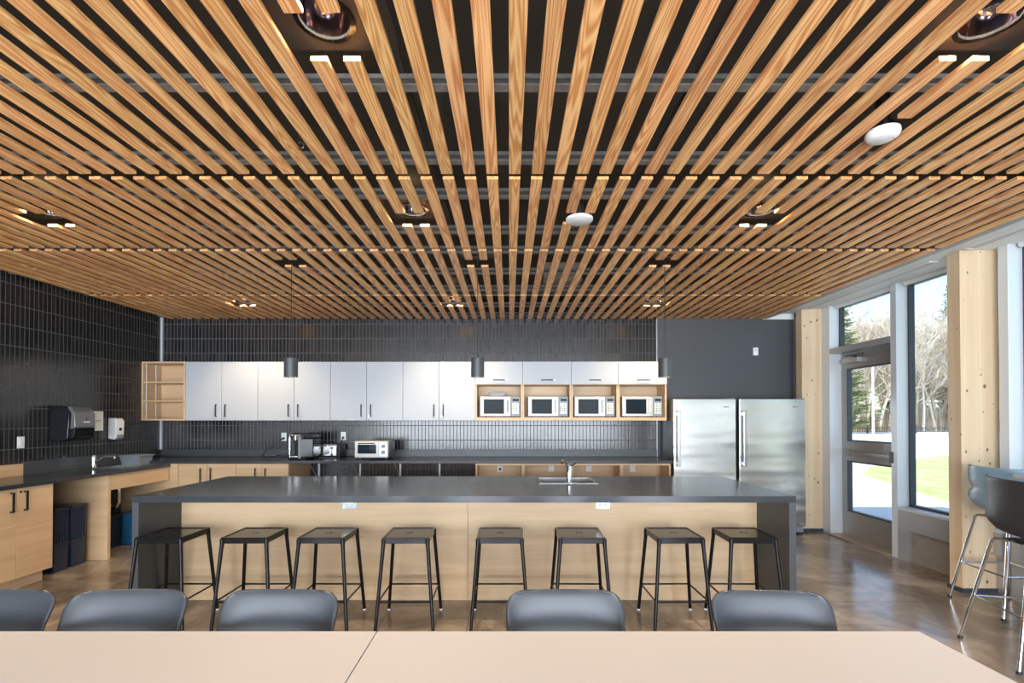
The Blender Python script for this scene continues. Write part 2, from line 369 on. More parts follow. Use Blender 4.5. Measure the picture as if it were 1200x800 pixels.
# glazed wall on the window side: mullions, transoms, sills
XG = 4.262
def mullion(y0, y1, nm, z0=0.0):
    struct(nm, MB().box(XR, XG+0.04, y0, y1, z0, 2.92), M['alu_light'], None, bevel=0.002)
mullion(k(6.02), k(6.165), 'trim_5'); mullion(k(4.98), k(5.057), 'trim_6'); mullion(k(3.86), k(3.935), 'trim_7', 0.55)
mullion(k(2.05), k(2.12), 'trim_8', 0.55); mullion(k(1.70), k(1.77), 'trim_9', 0.55); mullion(k(-0.10), k(-0.03), 'trim_10', 0.55); mullion(k(-0.55), k(-0.48), 'trim_11', 0.55); mullion(k(-2.3), k(-2.23), 'trim_12', 0.55); mullion(k(-2.7),k(-2.63),'trim_13',0.55)
struct('wall_right', MB().box(XR+0.03, 4.3, k(6.30), YB+0.2, 0, 3.2), M['door_grey'])
nwin = [0]
def window(y0, y1, z0, z1, concrete=True):
    nwin[0] += 1
    w = sroot('window_%d' % nwin[0], (XG, (y0+y1)/2, z0)); h = (y1-y0)/2; H = z1-z0
    fr = MB()
    for a, b_ in ((-h, -h+0.022), (h-0.022, h)): fr.box(-0.03, 0.03, a, b_, 0, H)
    fr.box(-0.03, 0.03, -h, h, 0, 0.022); fr.box(-0.03, 0.03, -h, h, H-0.035, H)
    obj('window_frame', fr, M['gasket'], w)
    obj('pane', B(-0.004, 0.004, -h+0.02, h-0.02, 0.02, H-0.03), M['glass'], w)
    obj('shade_roll', MB().lathe([(0.028, -h+0.03), (0.028, h-0.03)], (-0.07, 0, H-0.012), 14, axis=1), M['soffit'], w, smooth=True)
    if concrete:
        obj('window_sill', MB().box(XR-XG, 0.05, -h, h, -0.03, 0.0), M['alu_light'], w, bevel=0.003)
        obj('sill_band', MB().box(XR-XG, 0.05, -h, h, -0.225, -0.031), M['alu'], w)
        obj('kerb', MB().box(XR-XG+0.03, 0.05, -h+0.16, h, -z0, -0.226), M['concrete'], w)
        obj('jamb', MB().box(XR-XG, 0.05, -h if False else h-0.15, h, -z0, -0.226).box(XR-XG+0.03, 0.05, -h, -h+0.16, -z0, -0.226), M['alu'], w)
    return w
window(k(3.935), k(4.98), 0.545, 2.92)
window(k(2.12), k(3.86), 0.545, 2.92)
window(k(-0.03), k(1.70), 0.545, 2.92)
window(k(-2.23), k(-0.55), 0.545, 2.92)
window(YF+0.05, k(-2.7), 0.545, 2.92)
window(k(5.057), k(6.02), 2.37, 2.92, False)      # transom light above the door
struct('trim_14', B(XR, XG+0.03, k(5.057), k(6.02), 2.30, 2.37), M['alu'], bevel=0.002)
struct('trim_15', B(XR-0.04, XG+0.04, k(5.057), k(6.02), 0.0, 0.018), M['threshold'], bevel=0.003)
# the door
dy0, dy1 = k(5.06)+0.012, k(6.02)-0.012
d = sroot('door_1', (XG+0.02, dy0, 0), 'grey half-glazed exit door between two timber pillars')
W = dy1-dy0
leaf = MB(); st = 0.10
for a, b_, c, e in ((0, st, 0.02, 2.295), (W-st, W, 0.02, 2.295), (st, W-st, 0.02, 0.318), (st, W-st, 0.945, 1.20), (st, W-st, 2.10, 2.295)):
    leaf.box(-0.022, 0.022, a, b_, c, e)
obj('door_leaf', leaf, M['door_grey'], d)
for z0, z1 in ((0.318, 0.945), (1.20, 2.10)):
    f = MB(); 
    for a, b_, c, e in ((st-0.005, st+0.012, z0-0.005, z1+0.005), (W-st-0.012, W-st+0.005, z0-0.005, z1+0.005), (st, W-st, z0-0.005, z0+0.012), (st, W-st, z1-0.012, z1+0.005)):
        f.box(-0.027, 0.027, a, b_, c, e)
    o = obj('glazing_bead', f, M['gasket'], d); obj('pane', B(-0.004, 0.004, st+0.01, W-st-0.01, z0+0.01, z1-0.01), M['glass'], o)
cl = obj('door_closer', MB().box(-0.085, -0.022, W-0.36, W-0.09, 2.165, 2.225), M['alu'], d, bevel=0.004)
obj('closer_arm', MB().ring_sweep([(-0.06, W-0.30, 2.232), (-0.13, W-0.52, 2.245), (-0.055, W-0.10, 2.262)], 0.008, 6).lathe([(0.016, 2.225), (0.016, 2.25)], (-0.06, W-0.30, 0), 12), M['black_metal'], cl)
pb = obj('push_bar', MB().box(-0.075, -0.050, 0.08, W-0.12, 1.035, 1.075).box(-0.075, -0.02, 0.05, 0.14, 1.01, 1.10).box(-0.07, -0.02, W-0.16, W-0.11, 1.02, 1.09), M['door_grey'], d, bevel=0.004)
obj('latch_box', B(-0.18, -0.155, -0.045, 0.01, 1.0, 1.12), M['black_matte'], d, bevel=0.004)

# glazed wall behind the photographer
fr = MB()
for x in [XL + i*(XR-XL)/6 for i in range(7)]: fr.box(x-0.035, x+0.035, YF-0.10, YF, 0, 3.2)
fr.box(XL, XR, YF-0.10, YF, 0, 0.12); fr.box(XL, XR, YF-0.10, YF, 2.85, 3.2); fr.box(XL, XR, YF-0.09, YF-0.01, 1.0, 1.05)
w = sroot('window_20'); obj('window_frame', fr, M['alu'], w)
obj('pane', B(XL, XR, YF-0.05, YF-0.045, 0.1, 2.86), M['glass'], w)

# ------------------------------------------------------------------ slatted ceiling
random.seed(4)
SP, SW, ST = 0.1268, 0.064, 0.0185
ROWS = [(0.3, 2.62), (2.677, 3.763), (3.829, 5.17), (5.23, 6.46)]
ROWL = ['long run of orange fir ceiling slats closest to the dining tables, holding white detector',
        'run of fir ceiling slats broken by a flat white disc and round lights',
        'run of fir ceiling slats that the three pendant cords hang through',
        'run of fir ceiling slats that ends at the black tiled back wall']
cuts = {0: [((-6,-5,13,14,-26,-25), 1.573, 1.785), ((14,), 2.132, 2.326)],
        1: [((-6,-5,13,14,-26,-25), 3.129, 3.34), ((3,4), 3.12, 3.30)],
        2: [((-16,-15,-3,-2,10,11), 4.047, 4.233)],
        3: [((-6,-5,13,14,-26,-25), 5.52, 5.73)]}
slat_cache = {}
def slat_mesh(L):
    key = round(L, 4)
    if key not in slat_cache:
        h = SW/2; c = 0.0015
        sec = [(-h+c, 0), (h-c, 0), (h, c), (h, ST), (-h, ST), (-h, c)]
        slat_cache[key] = MB().prism(sec, 0, L, axis=1).mesh('slat', M['slat'])
    return slat_cache[key]
RAILS = [[0.81, 1.385, 1.962, 2.535], [2.94, 3.507], [3.926, 4.50, 5.08], [5.30, 5.83, 6.38]]
for r, (a, b_) in enumerate(ROWS):
    t = thing('slat_ceiling_panel', ROWL[r], 'slatted ceiling', ((XL+3.49)/2, k((a+b_)/2), ZS))
    for kk in range(-37, 28):
        x = 0.03 + SP*kk
        segs = [(a, b_)]
        for ks, c0, c1 in cuts[r]:
            if kk in ks:
                segs = [s for q in segs for s in ([(q[0], c0), (c1, q[1])] if q[0] < c0 < q[1] else [q])]
        for (s0, s1) in segs:
            jit = random.uniform(-0.0015, 0.0015)
            obj('slat', slat_mesh(k(s1)-k(s0)), None, t, loc=(x-t.location.x, k(s0)-t.location.y+jit, 0))
    for ry in RAILS[r]:
        y = k(ry)-t.location.y; x0, x1 = XL+0.01-t.location.x, 3.49-t.location.x
        rl = obj('rail', MB().box(x0, x1, y-0.024, y+0.024, ST+0.0005, ST+0.004).box(x0, x1, y-0.010, y+0.010, ST+0.036, ST+0.056), M['rail'], t); obj('rail_web', B(x0, x1, y-0.003, y+0.003, ST+0.0035, ST+0.0365), M['ceil_dark'], rl)
# hanger rods are joined to the dark ceiling by cross channels
for i, x in enumerate([-4.2, -2.95, -1.7, -0.45, 0.8, 2.05, 3.2]):
    tag(obj('hanger_channel', MB().box(x-0.012, x+0.012, k(0.5), YB-0.02, ZS+ST+0.057, ZS+ST+0.085).box(x-0.003, x+0.003, k(1.0), k(1.02), 2.95, 3.12).box(x-0.003, x+0.003, k(3.4), k(3.42), 2.95, 3.12).box(x-0.003, x+0.003, k(5.6), k(5.62), 2.95, 3.12), M['ceil_dark']),
        'dark channel running above the slats towards the back wall', 'ceiling channel', 'dark channels above the slats')
# square duct grille seen above the slats
t = thing('duct_grille', 'beige air grille glimpsed between slats in front of the back wall', 'air vent', (0.56, k(5.0), 2.93))
obj('grille_plate', B(-0.20, 0.20, -0.09, 0.09, 0.0, 0.19), plain('beige_duct', (0.42, 0.36, 0.28), 0.6), t, bevel=0.004)
obj('duct_flange', B(-0.215, 0.215, -0.10, 0.10, 0.005, 0.012), M['rail'], t)

# recessed downlights
DX = {-5.5: 'a', 13.5: 'b', -25.5: 'c'}
DL = {(-5.5, 1.68): 'large round recessed ceiling light nearest the camera, above the left chairs',
      (13.5, 1.68): 'round recessed ceiling light in the top corner above the window side',
      (-25.5, 1.68): 'round recessed ceiling light over the left counter near the tables',
      (-5.5, 3.235): 'round recessed ceiling light halfway back, left of the white disc',
      (13.5, 3.235): 'round recessed ceiling light halfway back on the window side',
      (-25.5, 3.235): 'round recessed ceiling light halfway back by the black left wall',
      (-5.5, 5.625): 'small recessed ceiling light near the back wall beside middle pendant cord',
      (13.5, 5.625): 'small recessed ceiling light near the back wall beside the microwave end',
      (-25.5, 5.625): 'small recessed ceiling light in front of the open shelf corner'}
def plate_ring(hx, hy, r, z, n=32):
    mb = MB(); base = []
    for j in range(n):
        a = 2*PI*j/n; ca, sa = math.cos(a), math.sin(a)
        s = min(hx/abs(ca) if abs(ca) > 1e-6 else 9, hy/abs(sa) if abs(sa) > 1e-6 else 9)
        base.append((r*ca, r*sa, ca*s, sa*s))
    vs = [(p[0], p[1], z) for p in base] + [(p[2], p[3], z) for p in base] + [(p[0], p[1], z+0.004) for p in base] + [(p[2], p[3], z+0.004) for p in base]
    fs = []
    for j in range(n):
        j2 = (j+1) % n
        fs += [(j, j2, n+j2, n+j), (2*n+j, 3*n+j, 3*n+j2, 2*n+j2), (j, 2*n+j, 2*n+j2, j2), (n+j, n+j2, 3*n+j2, 3*n+j)]
    return mb._add(vs, fs)
LAMPS = []
proto = None
for (kx, y), lab in DL.items():
    x = 0.03 + SP*kx
    if proto is None:
        proto = thing('recessed_downlight', lab, 'ceiling light', (x, k(y), 2.925), group='recessed downlights in the slatted ceiling')
        obj('mounting_plate', plate_ring(0.24, 0.155, 0.098, 0.0), M['plate_dark'], proto)
        obj('trim_ring', MB().lathe([(0.108, 0.0), (0.108, -0.008), (0.090, -0.008), (0.088, 0.002), (0.098, 0.004)], n=40), M['black_gloss'], proto, smooth=True)
        obj('reflector', MB().lathe([(0.089, 0.0), (0.080, 0.04), (0.062, 0.075), (0.030, 0.10)], n=40), M['reflector'], proto, smooth=True)
        # drop the lathe caps: open cone
        me = proto.children[-1].data if proto.children else None
        obj('lamp_lens', MB().lathe([(0.029, 0.088), (0.029, 0.094)], n=20), M['lens'], proto)
    else:
        dup(proto, (x, k(y), 2.925), label=lab)
    LAMPS.append((x, k(y), y))
import bmesh
for o in bpy.data.objects:
    if o.name in ('reflector', 'trim_ring'):
        bm = bmesh.new(); bm.from_mesh(o.data)
        bmesh.ops.delete(bm, geom=[f for f in bm.faces if len(f.verts) > 10], context='FACES_ONLY'); bm.to_mesh(o.data); bm.free()

# pendants over the island
PL = ['dark cylinder pendant lamp hanging before the white cupboards', 'dark cylinder pendant lamp in the middle, beside the first microwave cupboard', 'dark cylinder pendant lamp hanging beside the last microwave']
for i, x in enumerate((-1.929, -0.281, 1.374)):
    if i == 0:
        pend = thing('pendant_lamp', PL[0], 'pendant lamp', (x, k(4.14), 1.842), group='cylinder pendants over the island')
        obj('lamp_shade', MB().lathe([(0.0, 0.17), (0.052, 0.17), (0.058, 0.166), (0.058, 0.0), (0.052, 0.0), (0.050, 0.10), (0.0, 0.115)], n=36), plain('pendant_grey', (0.052, 0.055, 0.060), 0.45), pend, smooth=True)
        obj('cord', MB().ring_sweep([(0, 0, 0.17), (0, 0, 1.09)], 0.0028, 6), M['black_matte'], pend)
        obj('canopy', MB().box(-0.16, 0.16, -0.09, 0.09, 1.085, 1.095).lathe([(0.045, 1.06), (0.045, 1.085)], n=20), M['plate_dark'], pend)
        obj('lamp_lens', MB().lathe([(0.040, 0.098), (0.040, 0.104)], n=20), M['lens'], pend)
    else: dup(pend, (x, k(4.14), 1.842), label=PL[i])

# ceiling devices
t = thing('ceiling_sensor', 'flat white disc set among the ceiling slats above the island', 'detector', (0.482, k(3.22), 2.835))
obj('disc', MB().lathe([(0.0, 0.0), (0.084, 0.0), (0.092, 0.006), (0.093, 0.020), (0.05, 0.026)], n=40), M['white_pl'], t, smooth=True)
obj('stem', MB().lathe([(0.03, 0.026), (0.03, 0.28)], n=16), M['plate_dark'], t)
t = thing('smoke_detector', 'white smoke detector hanging below the slats on the window side', 'detector', (1.80, k(2.25), 2.823))
obj('detector_body', MB().lathe([(0.0, 0.0), (0.05, 0.0), (0.066, 0.010), (0.072, 0.026), (0.070, 0.040), (0.04, 0.045)], n=36), M['white_pl'], t, smooth=True)
obj('detector_base', MB().lathe([(0.045, 0.045), (0.045, 0.075), (0.03, 0.08), (0.03, 0.29)], n=24), M['reflector'], t, smooth=True)
obj('status_light', MB().lathe([(0.004, -0.002), (0.004, 0.002)], (0.035, -0.02, 0), 8), M['red'], t)
SPR = [(-1.04, 2.345, 'tiny sprinkler head between slats nearest the camera'), (-1.04, 4.71, 'tiny sprinkler head between slats above the toaster side'), (-4.345, 4.82, 'tiny sprinkler head near the black left wall')]
for i, (x, y, lab) in enumerate(SPR):
    xx = 0.03 + SP*(round((x-0.03)/SP-0.5)+0.5)
    if i == 0:
        spr = thing('sprinkler_head', lab, 'sprinkler', (xx, k(y), 2.835), group='sprinkler heads')
        obj('pipe', MB().lathe([(0.008, 0.03), (0.008, 0.285)], n=10), M['steel'], spr)
        obj('frame_arms', MB().ring_sweep([(0.0, 0, 0.0), (0.013, 0, 0.008), (0.013, 0, 0.024), (0.006, 0, 0.032)], 0.002, 5).ring_sweep([(0.0, 0, 0.0), (-0.013, 0, 0.008), (-0.013, 0, 0.024), (-0.006, 0, 0.032)], 0.002, 5), M['chrome'], spr)
        obj('deflector', MB().lathe([(0.013, -0.002), (0.013, 0.0)], n=12), M['chrome'], spr)
    else: dup(spr, (xx, k(y), 2.835), label=lab)

# ------------------------------------------------------------------ cupboards on the back wall
YU = k(6.13); UZ0, UZ1 = 1.452, 2.221
def pull(parent, x, z0, z1, y, axis='z'):
    mb = MB()
    if axis == 'z':
        mb.box(x-0.006, x+0.006, y-0.030, y-0.022, z0, z1).box(x-0.005, x+0.005, y-0.024, y+0.0005, z0, z0+0.010).box(x-0.005, x+0.005, y-0.024, y+0.0005, z1-0.010, z1)
    else:
        mb.box(z0, z1, y-0.030, y-0.022, x-0.006, x+0.006).box(z0, z0+0.010, y-0.024, y+0.0005, x-0.005, x+0.005).box(z1-0.010, z1, y-0.024, y+0.0005, x-0.005, x+0.005)
    return obj('handle', mb, M['handle'], parent, bevel=0.0015)
def lock(parent, x, z, y): return obj('lock', MB().lathe([(0.009, y-0.006), (0.009, y+0.001)], (x, 0, z), 14, axis=1), M['steel'], parent)
xs = [-4.236, -3.289, -2.341, -1.394, -0.446]
UL = ['white two-door wall cupboard next to the open wooden shelf', 'white two-door wall cupboard behind the first pendant lamp, above the coffee maker', 'white two-door wall cupboard above the toaster oven', 'white two-door wall cupboard touching the first microwave cupboard']
for i in range(4):
    x0, x1 = xs[i], xs[i+1]; t = thing('wall_cupboard', UL[i], 'cupboard', ((x0+x1)/2, YB, UZ0), group='white wall cupboards'); h = (x1-x0)/2; H = UZ1-UZ0; D = YU-YB
    obj('body', B(-h+0.001, h-0.001, D+0.022, -0.001, 0, H), M['white_lam'], t)
    for s, (a, b_) in enumerate(((-h+0.0025, -0.0025), (0.0025, h-0.0025))):
        dd = obj('door', B(a, b_, D, D+0.02, 0.002, H-0.002), M['white_lam'], t, bevel=0.0015)
        pull(dd, -0.065 if s == 0 else 0.058, 0.05, 0.21, D)
        if s == 1: lock(dd, 0.035, 0.055, D)
# open shelf
t = thing('open_shelf', 'open oak wall shelf with two shelves in the tiled corner', 'shelf', (-4.527, YB, UZ0)); h = 0.290; H = UZ1-UZ0; D = YU-YB
obj('case', MB().box(-0.282, -0.262, D, -0.001, 0, H).box(0.266, 0.290, D, -0.001, 0, H).box(-0.262, 0.266, D, -0.001, 0, 0.02).box(-0.262, 0.266, D, -0.001, H-0.02, H).box(-0.262, 0.266, -0.012, -0.001, 0.02, H-0.02), M['oak_x'], t)
for z in (0.245, 0.49): obj('shelf_board', B(-0.261, 0.265, D+0.01, -0.013, z, z+0.02), M['oak_x'], t)
for y in (D+0.055, D+0.225): obj('shelf_standard', B(-0.262, -0.256, y, y+0.014, 0.02, H-0.02), M['alu_light'], t)
# microwave cupboards
mx_ = [-0.446, 0.170, 0.808, 1.420, 2.055]
MLb = ['microwave cupboard with white flap and smoky tray inside, beside the tall doors', 'microwave cupboard with white flap, second of the four', 'microwave cupboard with white flap, third of the four', 'microwave cupboard with white flap beside the slate painted wall']
MWL = ['steel microwave with a smoky tray on top', 'steel microwave in the second wooden niche', 'steel microwave in the third wooden niche', 'steel microwave in the niche nearest the fridges']
def micro(loc, lab):
    t = thing('microwave_oven', lab, 'microwave', loc, group='four microwaves in wall niches')
    W, D, H = 0.262, 0.30, 0.272
    obj('casing', B(-W, W, 0.012, D, 0.012, H), M['silver'], t, bevel=0.004)
    obj('front_panel', B(-W, 0.135, 0.0, 0.012, 0.014, H-0.002), M['silver'], t, bevel=0.003)
    obj('window', B(-0.215, 0.052, -0.003, 0.002, 0.045, H-0.035), M['mw_glass'], t, bevel=0.002)
    obj('handle', MB().ring_sweep([(0.098, 0.0, 0.06), (0.098, -0.028, 0.075), (0.098, -0.028, H-0.06), (0.098, 0.0, H-0.045)], 0.008, 8), M['chrome'], t, smooth=True)
    cp = obj('control_panel', B(0.138, W, 0.0, 0.012, 0.014, H-0.002), M['grey_pl'], t, bevel=0.002)
    obj('display', B(0.165, 0.245, -0.0015, 0.001, H-0.06, H-0.032), M['mw_glass'], cp)
    kb = MB()
    for r_ in range(6):
        for c_ in range(3): kb.box(0.160+c_*0.030, 0.182+c_*0.030, -0.002, 0.001, 0.045+r_*0.025, 0.062+r_*0.025)
    obj('keypad', kb, M['alu_light'], cp)
    obj('label_strip', MB().box(0.163, 0.178, -0.003, 0.001, 0.082, 0.150).box(0.195, 0.210, -0.003, 0.001, 0.10, 0.125), M['yellow'], cp)
    for x in (-0.2, 0.2):
        for y in (0.05, 0.25): obj('foot', MB().lathe([(0.012, 0), (0.012, 0.012)], (x, y, 0), 10), M['black_matte'], t)
    return t
mwx = [-0.122, 0.507, 1.117, 1.742]
mp_ = None
for i in range(4):
    x0, x1 = mx_[i], mx_[i+1]; xc = (x0+x1)/2; h = (x1-x0)/2
    t = thing('microwave_cupboard', MLb[i], 'cupboard', (xc, YB, UZ0), group='microwave cupboards')
    zf = 0.467
    obj('case', MB().box(-h+0.001, -h+0.022, D, -0.001, 0, H).box(h-0.022, h-0.001, D, -0.001, 0, H).box(-h+0.022, h-0.022, D, -0.001, 0, 0.042).box(-h+0.022, h-0.022, D+0.021, -0.001, zf, H).box(-h+0.022, h-0.022, -0.012, -0.001, 0.042, zf), M['oak_x'], t)
    f = obj('flap_door', B(-h+0.002, h-0.002, D-0.021, D-0.001, zf+0.005, H-0.002), M['white_lam'], t, bevel=0.0015)
    pull(f, zf+0.06, -0.075, 0.075, D-0.021, 'x'); lock(f, 0.10, zf+0.063, D-0.021)
    if mp_ is None: mp_ = micro((mwx[i], YU+0.02, UZ0+0.0425), MWL[i])
    else: dup(mp_, (mwx[i], YU+0.02, UZ0+0.0425), label=MWL[i])
t = thing('storage_tray', 'small smoky plastic tray lying on top of the first microwave', 'tray', (-0.16, YU+0.13, UZ0+0.315))
obj('tray_body', MB().prism([(-0.095, 0), (0.095, 0), (0.118, 0.052), (0.110, 0.052), (0.089, 0.006), (-0.089, 0.006), (-0.110, 0.052), (-0.118, 0.052)], -0.08, 0.08, axis=1).box(-0.1, 0.1, -0.08, -0.076, 0, 0.045).box(-0.1, 0.1, 0.076, 0.08, 0, 0.045), M['clear_tray'], t)
obj('rim', MB().box(-0.121, 0.121, -0.088, -0.08, 0.046, 0.054).box(-0.121, 0.121, 0.08, 0.088, 0.046, 0.054), M['clear_tray'], t)

# ------------------------------------------------------------------ back counter
YC = k(5.83); ZC = 0.955; CT = 0.035; WX1 = 2.03
t = tag(obj('back_worktop', MB().box(XL+0.001, WX1, YC-0.02, YB-0.001, ZC-CT, ZC), M['stone'], bevel=0.003), 'long black worktop along the tiled back wall', 'worktop')
tag(obj('back_splashback', B(XL+0.022, WX1, YB-0.021, YB-0.001, ZC+0.0005, 1.051), M['stone_edge'], bevel=0.001), 'low black upstand behind the back worktop', 'splashback')
def base_cab(x0, xm, x1, lab, ly=True):
    t = thing('base_cupboard', lab, 'cupboard', ((x0+x1)/2, YB-0.002, 0), group='oak base cupboards on the back wall'); c = (x0+x1)/2; D = YC-YB
    obj('body', B(x0-c, x1-c, D+0.021, -0.001, 0.10, ZC-CT-0.001), M['oak_x'], t)
    obj('plinth', B(x0-c+0.005, x1-c-0.005, D+0.08, -0.05, 0, 0.10), M['oak_x'], t)
    for s, (a, b_) in enumerate(((x0, xm), (xm, x1))):
        dd = obj('door', B(a-c+0.002, b_-c-0.002, D, D+0.02, 0.105, ZC-CT-0.004), M['oak_x'], t, bevel=0.001)
        pull(dd, (b_-c-0.075) if s == 0 else (a-c+0.05), ZC-CT-0.24, ZC-CT-0.06, D)
        if s == 1: lock(dd, a-c+0.028, ZC-CT-0.05, D)
base_cab(-4.104, -3.748, -3.393, 'oak base cupboard in the corner under the back worktop')
base_cab(-3.393, -3.071, -2.741, 'oak base cupboard under the coffee maker, its side towards the knee space')
bxs = [-0.42, 0.17, 0.775, 1.39, 2.0]
BLb = ['open oak niche under back worktop with a plugged-in wall socket', 'open oak niche behind the island sink, second of the row', 'open oak niche just past the island tap, third of the row', 'open oak niche under the back worktop nearest the fridges']
OLb = ['wall socket with a black plug inside the oak niche', 'wall socket in the oak niche behind the tap', 'wall socket in the oak niche beyond the tap', 'wall socket in the oak niche by the fridges']
def outlet(loc, rz, lab, group='wall sockets', name='wall_socket', horiz=False, plug=False, switch=False):
    t = thing(name, lab, 'socket' if not switch else 'switch', loc, rz, group)
    w, h = (0.059, 0.036) if horiz else (0.035, 0.057)
    obj('cover_plate', B(-w, w, -0.006, 0, -h, h), M['white_pl'] if not horiz else M['steel'], t, bevel=0.002)
    if switch: obj('rocker', B(-0.016, 0.016, -0.010, -0.005, -0.033, 0.033), M['white_pl'], t, bevel=0.002)
    for s in ((-1, 1) if not switch else ()):
        cx, cz = (s*0.024, 0) if horiz else (0, s*0.020)
        f = obj('socket_face', MB().lathe([(0.0165, -0.0075), (0.0165, -0.005)], (cx, 0, cz), 16, axis=1), M['white_pl'], t)
        obj('slots', MB().box(cx-0.007, cx-0.0045, -0.0085, -0.007, cz-0.004, cz+0.006).box(cx+0.0045, cx+0.007, -0.0085, -0.007, cz-0.004, cz+0.006).box(cx-0.002, cx+0.002, -0.0085, -0.007, cz-0.011, cz-0.008), M['black_matte'], f)
    if plug: obj('plug', MB().box(-0.014, 0.014, -0.035, -0.008, -0.036, -0.006), M['black_matte'], t, bevel=0.004)
    return t
for i in range(4):
    x0, x1 = bxs[i], bxs[i+1]; c = (x0+x1)/2; h = (x1-x0)/2; D = YC-YB; T = ZC-CT-0.001
    t = thing('open_niche_cabinet', BLb[i], 'cabinet', (c, YB-0.002, 0), group='open oak niches under the back worktop')
    obj('case', MB().box(-h+0.0005, -h+0.019, D, 0, 0.1, T).box(h-0.019, h-0.0005, D, 0, 0.1, T).box(-h+0.019, h-0.019, D, 0, T-0.022, T).box(-h+0.019, h-0.019, D, 0, 0.1, 0.12).box(-h+0.019, h-0.019, -0.30, -0.288, 0.12, T-0.022), M['oak_x'], t)
    obj('plinth', B(-h+0.005, h-0.005, D+0.08, -0.05, 0, 0.0995), M['oak_x'], t)
    ox = ((586, 646, 690, 741)[i]-597)*(YB-0.30)/566.7
    outlet((ox, YB-0.302, 0.835), 0, OLb[i], 'sockets in the oak niches', plug=(i == 0))
# worktop brackets over the knee space
for i, u in enumerate((362.5, 411, 461, 510)):
    x = (u-597)*(YC+0.25)/566.7
    if i == 0: x = -2.62
    mb = MB().box(-0.012, 0.012, -0.38, 0, ZC-CT-0.016, ZC-CT-0.001).box(-0.012, 0.012, -0.016, 0, ZC-CT-0.30, ZC-CT-0.016)
    mb.prism([(-0.36, ZC-CT-0.016), (-0.34, ZC-CT-0.016), (-0.016, ZC-CT-0.28), (-0.016, ZC-CT-0.30)], -0.004, 0.004, axis=0)
    o = obj('worktop_bracket', mb, M['alu'], loc=(x, YB-0.002, 0))
    tag(o, 'steel bracket under the back worktop in the tiled knee space', 'bracket', 'worktop brackets')

# wall sockets and appliances on the back worktop
outlet((-3.11, YB-0.001, 1.225), 0, 'white wall socket behind the coffee maker', 'sockets above the back worktop', plug=True)
outlet((-2.29, YB-0.001, 1.235), 0, 'white wall socket between the toaster and the toaster oven', 'sockets above the back worktop', plug=True)
# coffee maker
yc = k(5.96)
t = thing('coffee_maker', 'black and silver single-cup coffee maker by the plugged socket', 'coffee maker', (-2.62, yc+0.08, ZC))
obj('base', B(-0.165, 0.05, -0.14, 0.15, 0, 0.035), M['black_gloss'], t, bevel=0.008)
obj('rear_body', MB().prism([(-0.03, -0.145), (0.145, -0.12), (0.145, 0.15), (-0.165, 0.15), (-0.165, 0.05), (-0.03, 0.05)], 0.035, 0.27, axis=2), M['black_gloss'], t, bevel=0.01)
obj('side_panel', B(-0.034, 0.0, -0.148, 0.02, 0.02, 0.29), M['grey_pl'], t, bevel=0.006)
obj('brew_head', MB().lathe([(0.05, 0.235), (0.072, 0.25), (0.078, 0.30), (0.06, 0.318), (0.0, 0.322)], (-0.085, -0.05, 0), 28), M['chrome'], t, smooth=True)
obj('head_cover', MB().prism([(-0.165, 0.315), (-0.13, 0.338), (0.06, 0.345), (0.145, 0.33), (0.145, 0.27), (-0.165, 0.27)], -0.08, 0.15, axis=1), M['black_gloss'], t, bevel=0.012)
obj('handle', MB().ring_sweep([(-0.155, -0.03, 0.30), (-0.155, -0.12, 0.315), (-0.02, -0.12, 0.315), (-0.02, -0.03, 0.30)], 0.008, 8), M['chrome'], t, smooth=True)
obj('drip_tray', B(-0.14, -0.04, -0.135, 0.0, 0.035, 0.048), M['steel'], t, bevel=0.003)
obj('water_tank', B(0.05, 0.12, -0.10, 0.12, 0.03, 0.26), M['smoke'], t, bevel=0.008)
obj('side_rail', MB().ring_sweep([(-0.16, -0.10, 0.03), (-0.16, -0.10, 0.29)], 0.006, 8), M['chrome'], t)
CM = bpy.data.objects['coffee_maker']; o_ = obj('cord', MB().ring_sweep([(-3.11, YB-0.037, 1.204), (-3.13, YB-0.10, 1.17), (-3.26, YB-0.16, 1.07), (-3.30, YB-0.22, 0.985), (-3.22, YB-0.26, 0.963), (-3.10, YB-0.20, 0.99), (-2.95, YB-0.22, 0.963), (-2.80, YB-0.30, 0.963)], 0.007, 6), M['black_matte'], CM, smooth=True); o_.matrix_parent_inverse = Matrix.Translation(-CM.location)
# toaster
yt = k(6.20)
t = thing('toaster', 'four-slot chrome toaster beside the coffee maker', 'toaster', (-2.405, yt+0.13, ZC), R(0))
hh = 0.172
obj('body', B(-0.125, 0.125, -0.13, 0.13, 0.014, hh), M['chrome'], t, bevel=0.022, seg=4)
obj('top_plate', MB().box(-0.105, 0.105, -0.11, 0.11, hh-0.002, hh+0.003), M['steel'], t)
obj('slots', MB().box(-0.095, -0.06, -0.10, 0.10, hh+0.001, hh+0.0045).box(-0.035, -0.01, -0.10, 0.10, hh+0.001, hh+0.0045).box(0.015, 0.04, -0.10, 0.10, hh+0.001, hh+0.0045).box(0.065, 0.095, -0.10, 0.10, hh+0.001, hh+0.0045), M['black_matte'], t)
for x in (-0.06, 0.06):
    obj('lever_track', B(x-0.006, x+0.006, -0.132, -0.127, 0.05, 0.15), M['black_matte'], t)
    obj('lever', B(x-0.022, x+0.022, -0.158, -0.131, 0.125, 0.142), M['black_matte'], t, bevel=0.004)
    obj('dial', MB().lathe([(0.014, -0.146), (0.016, -0.129)], (x, 0, 0.045), 16, axis=1), M['black_matte'], t)
obj('end_cap', B(0.124, 0.165, -0.12, 0.12, 0.0, hh+0.004), M['black_gloss'], t, bevel=0.01)
obj('foot_strip', B(-0.12, 0.12, -0.12, 0.12, 0, 0.015), M['black_matte'], t)
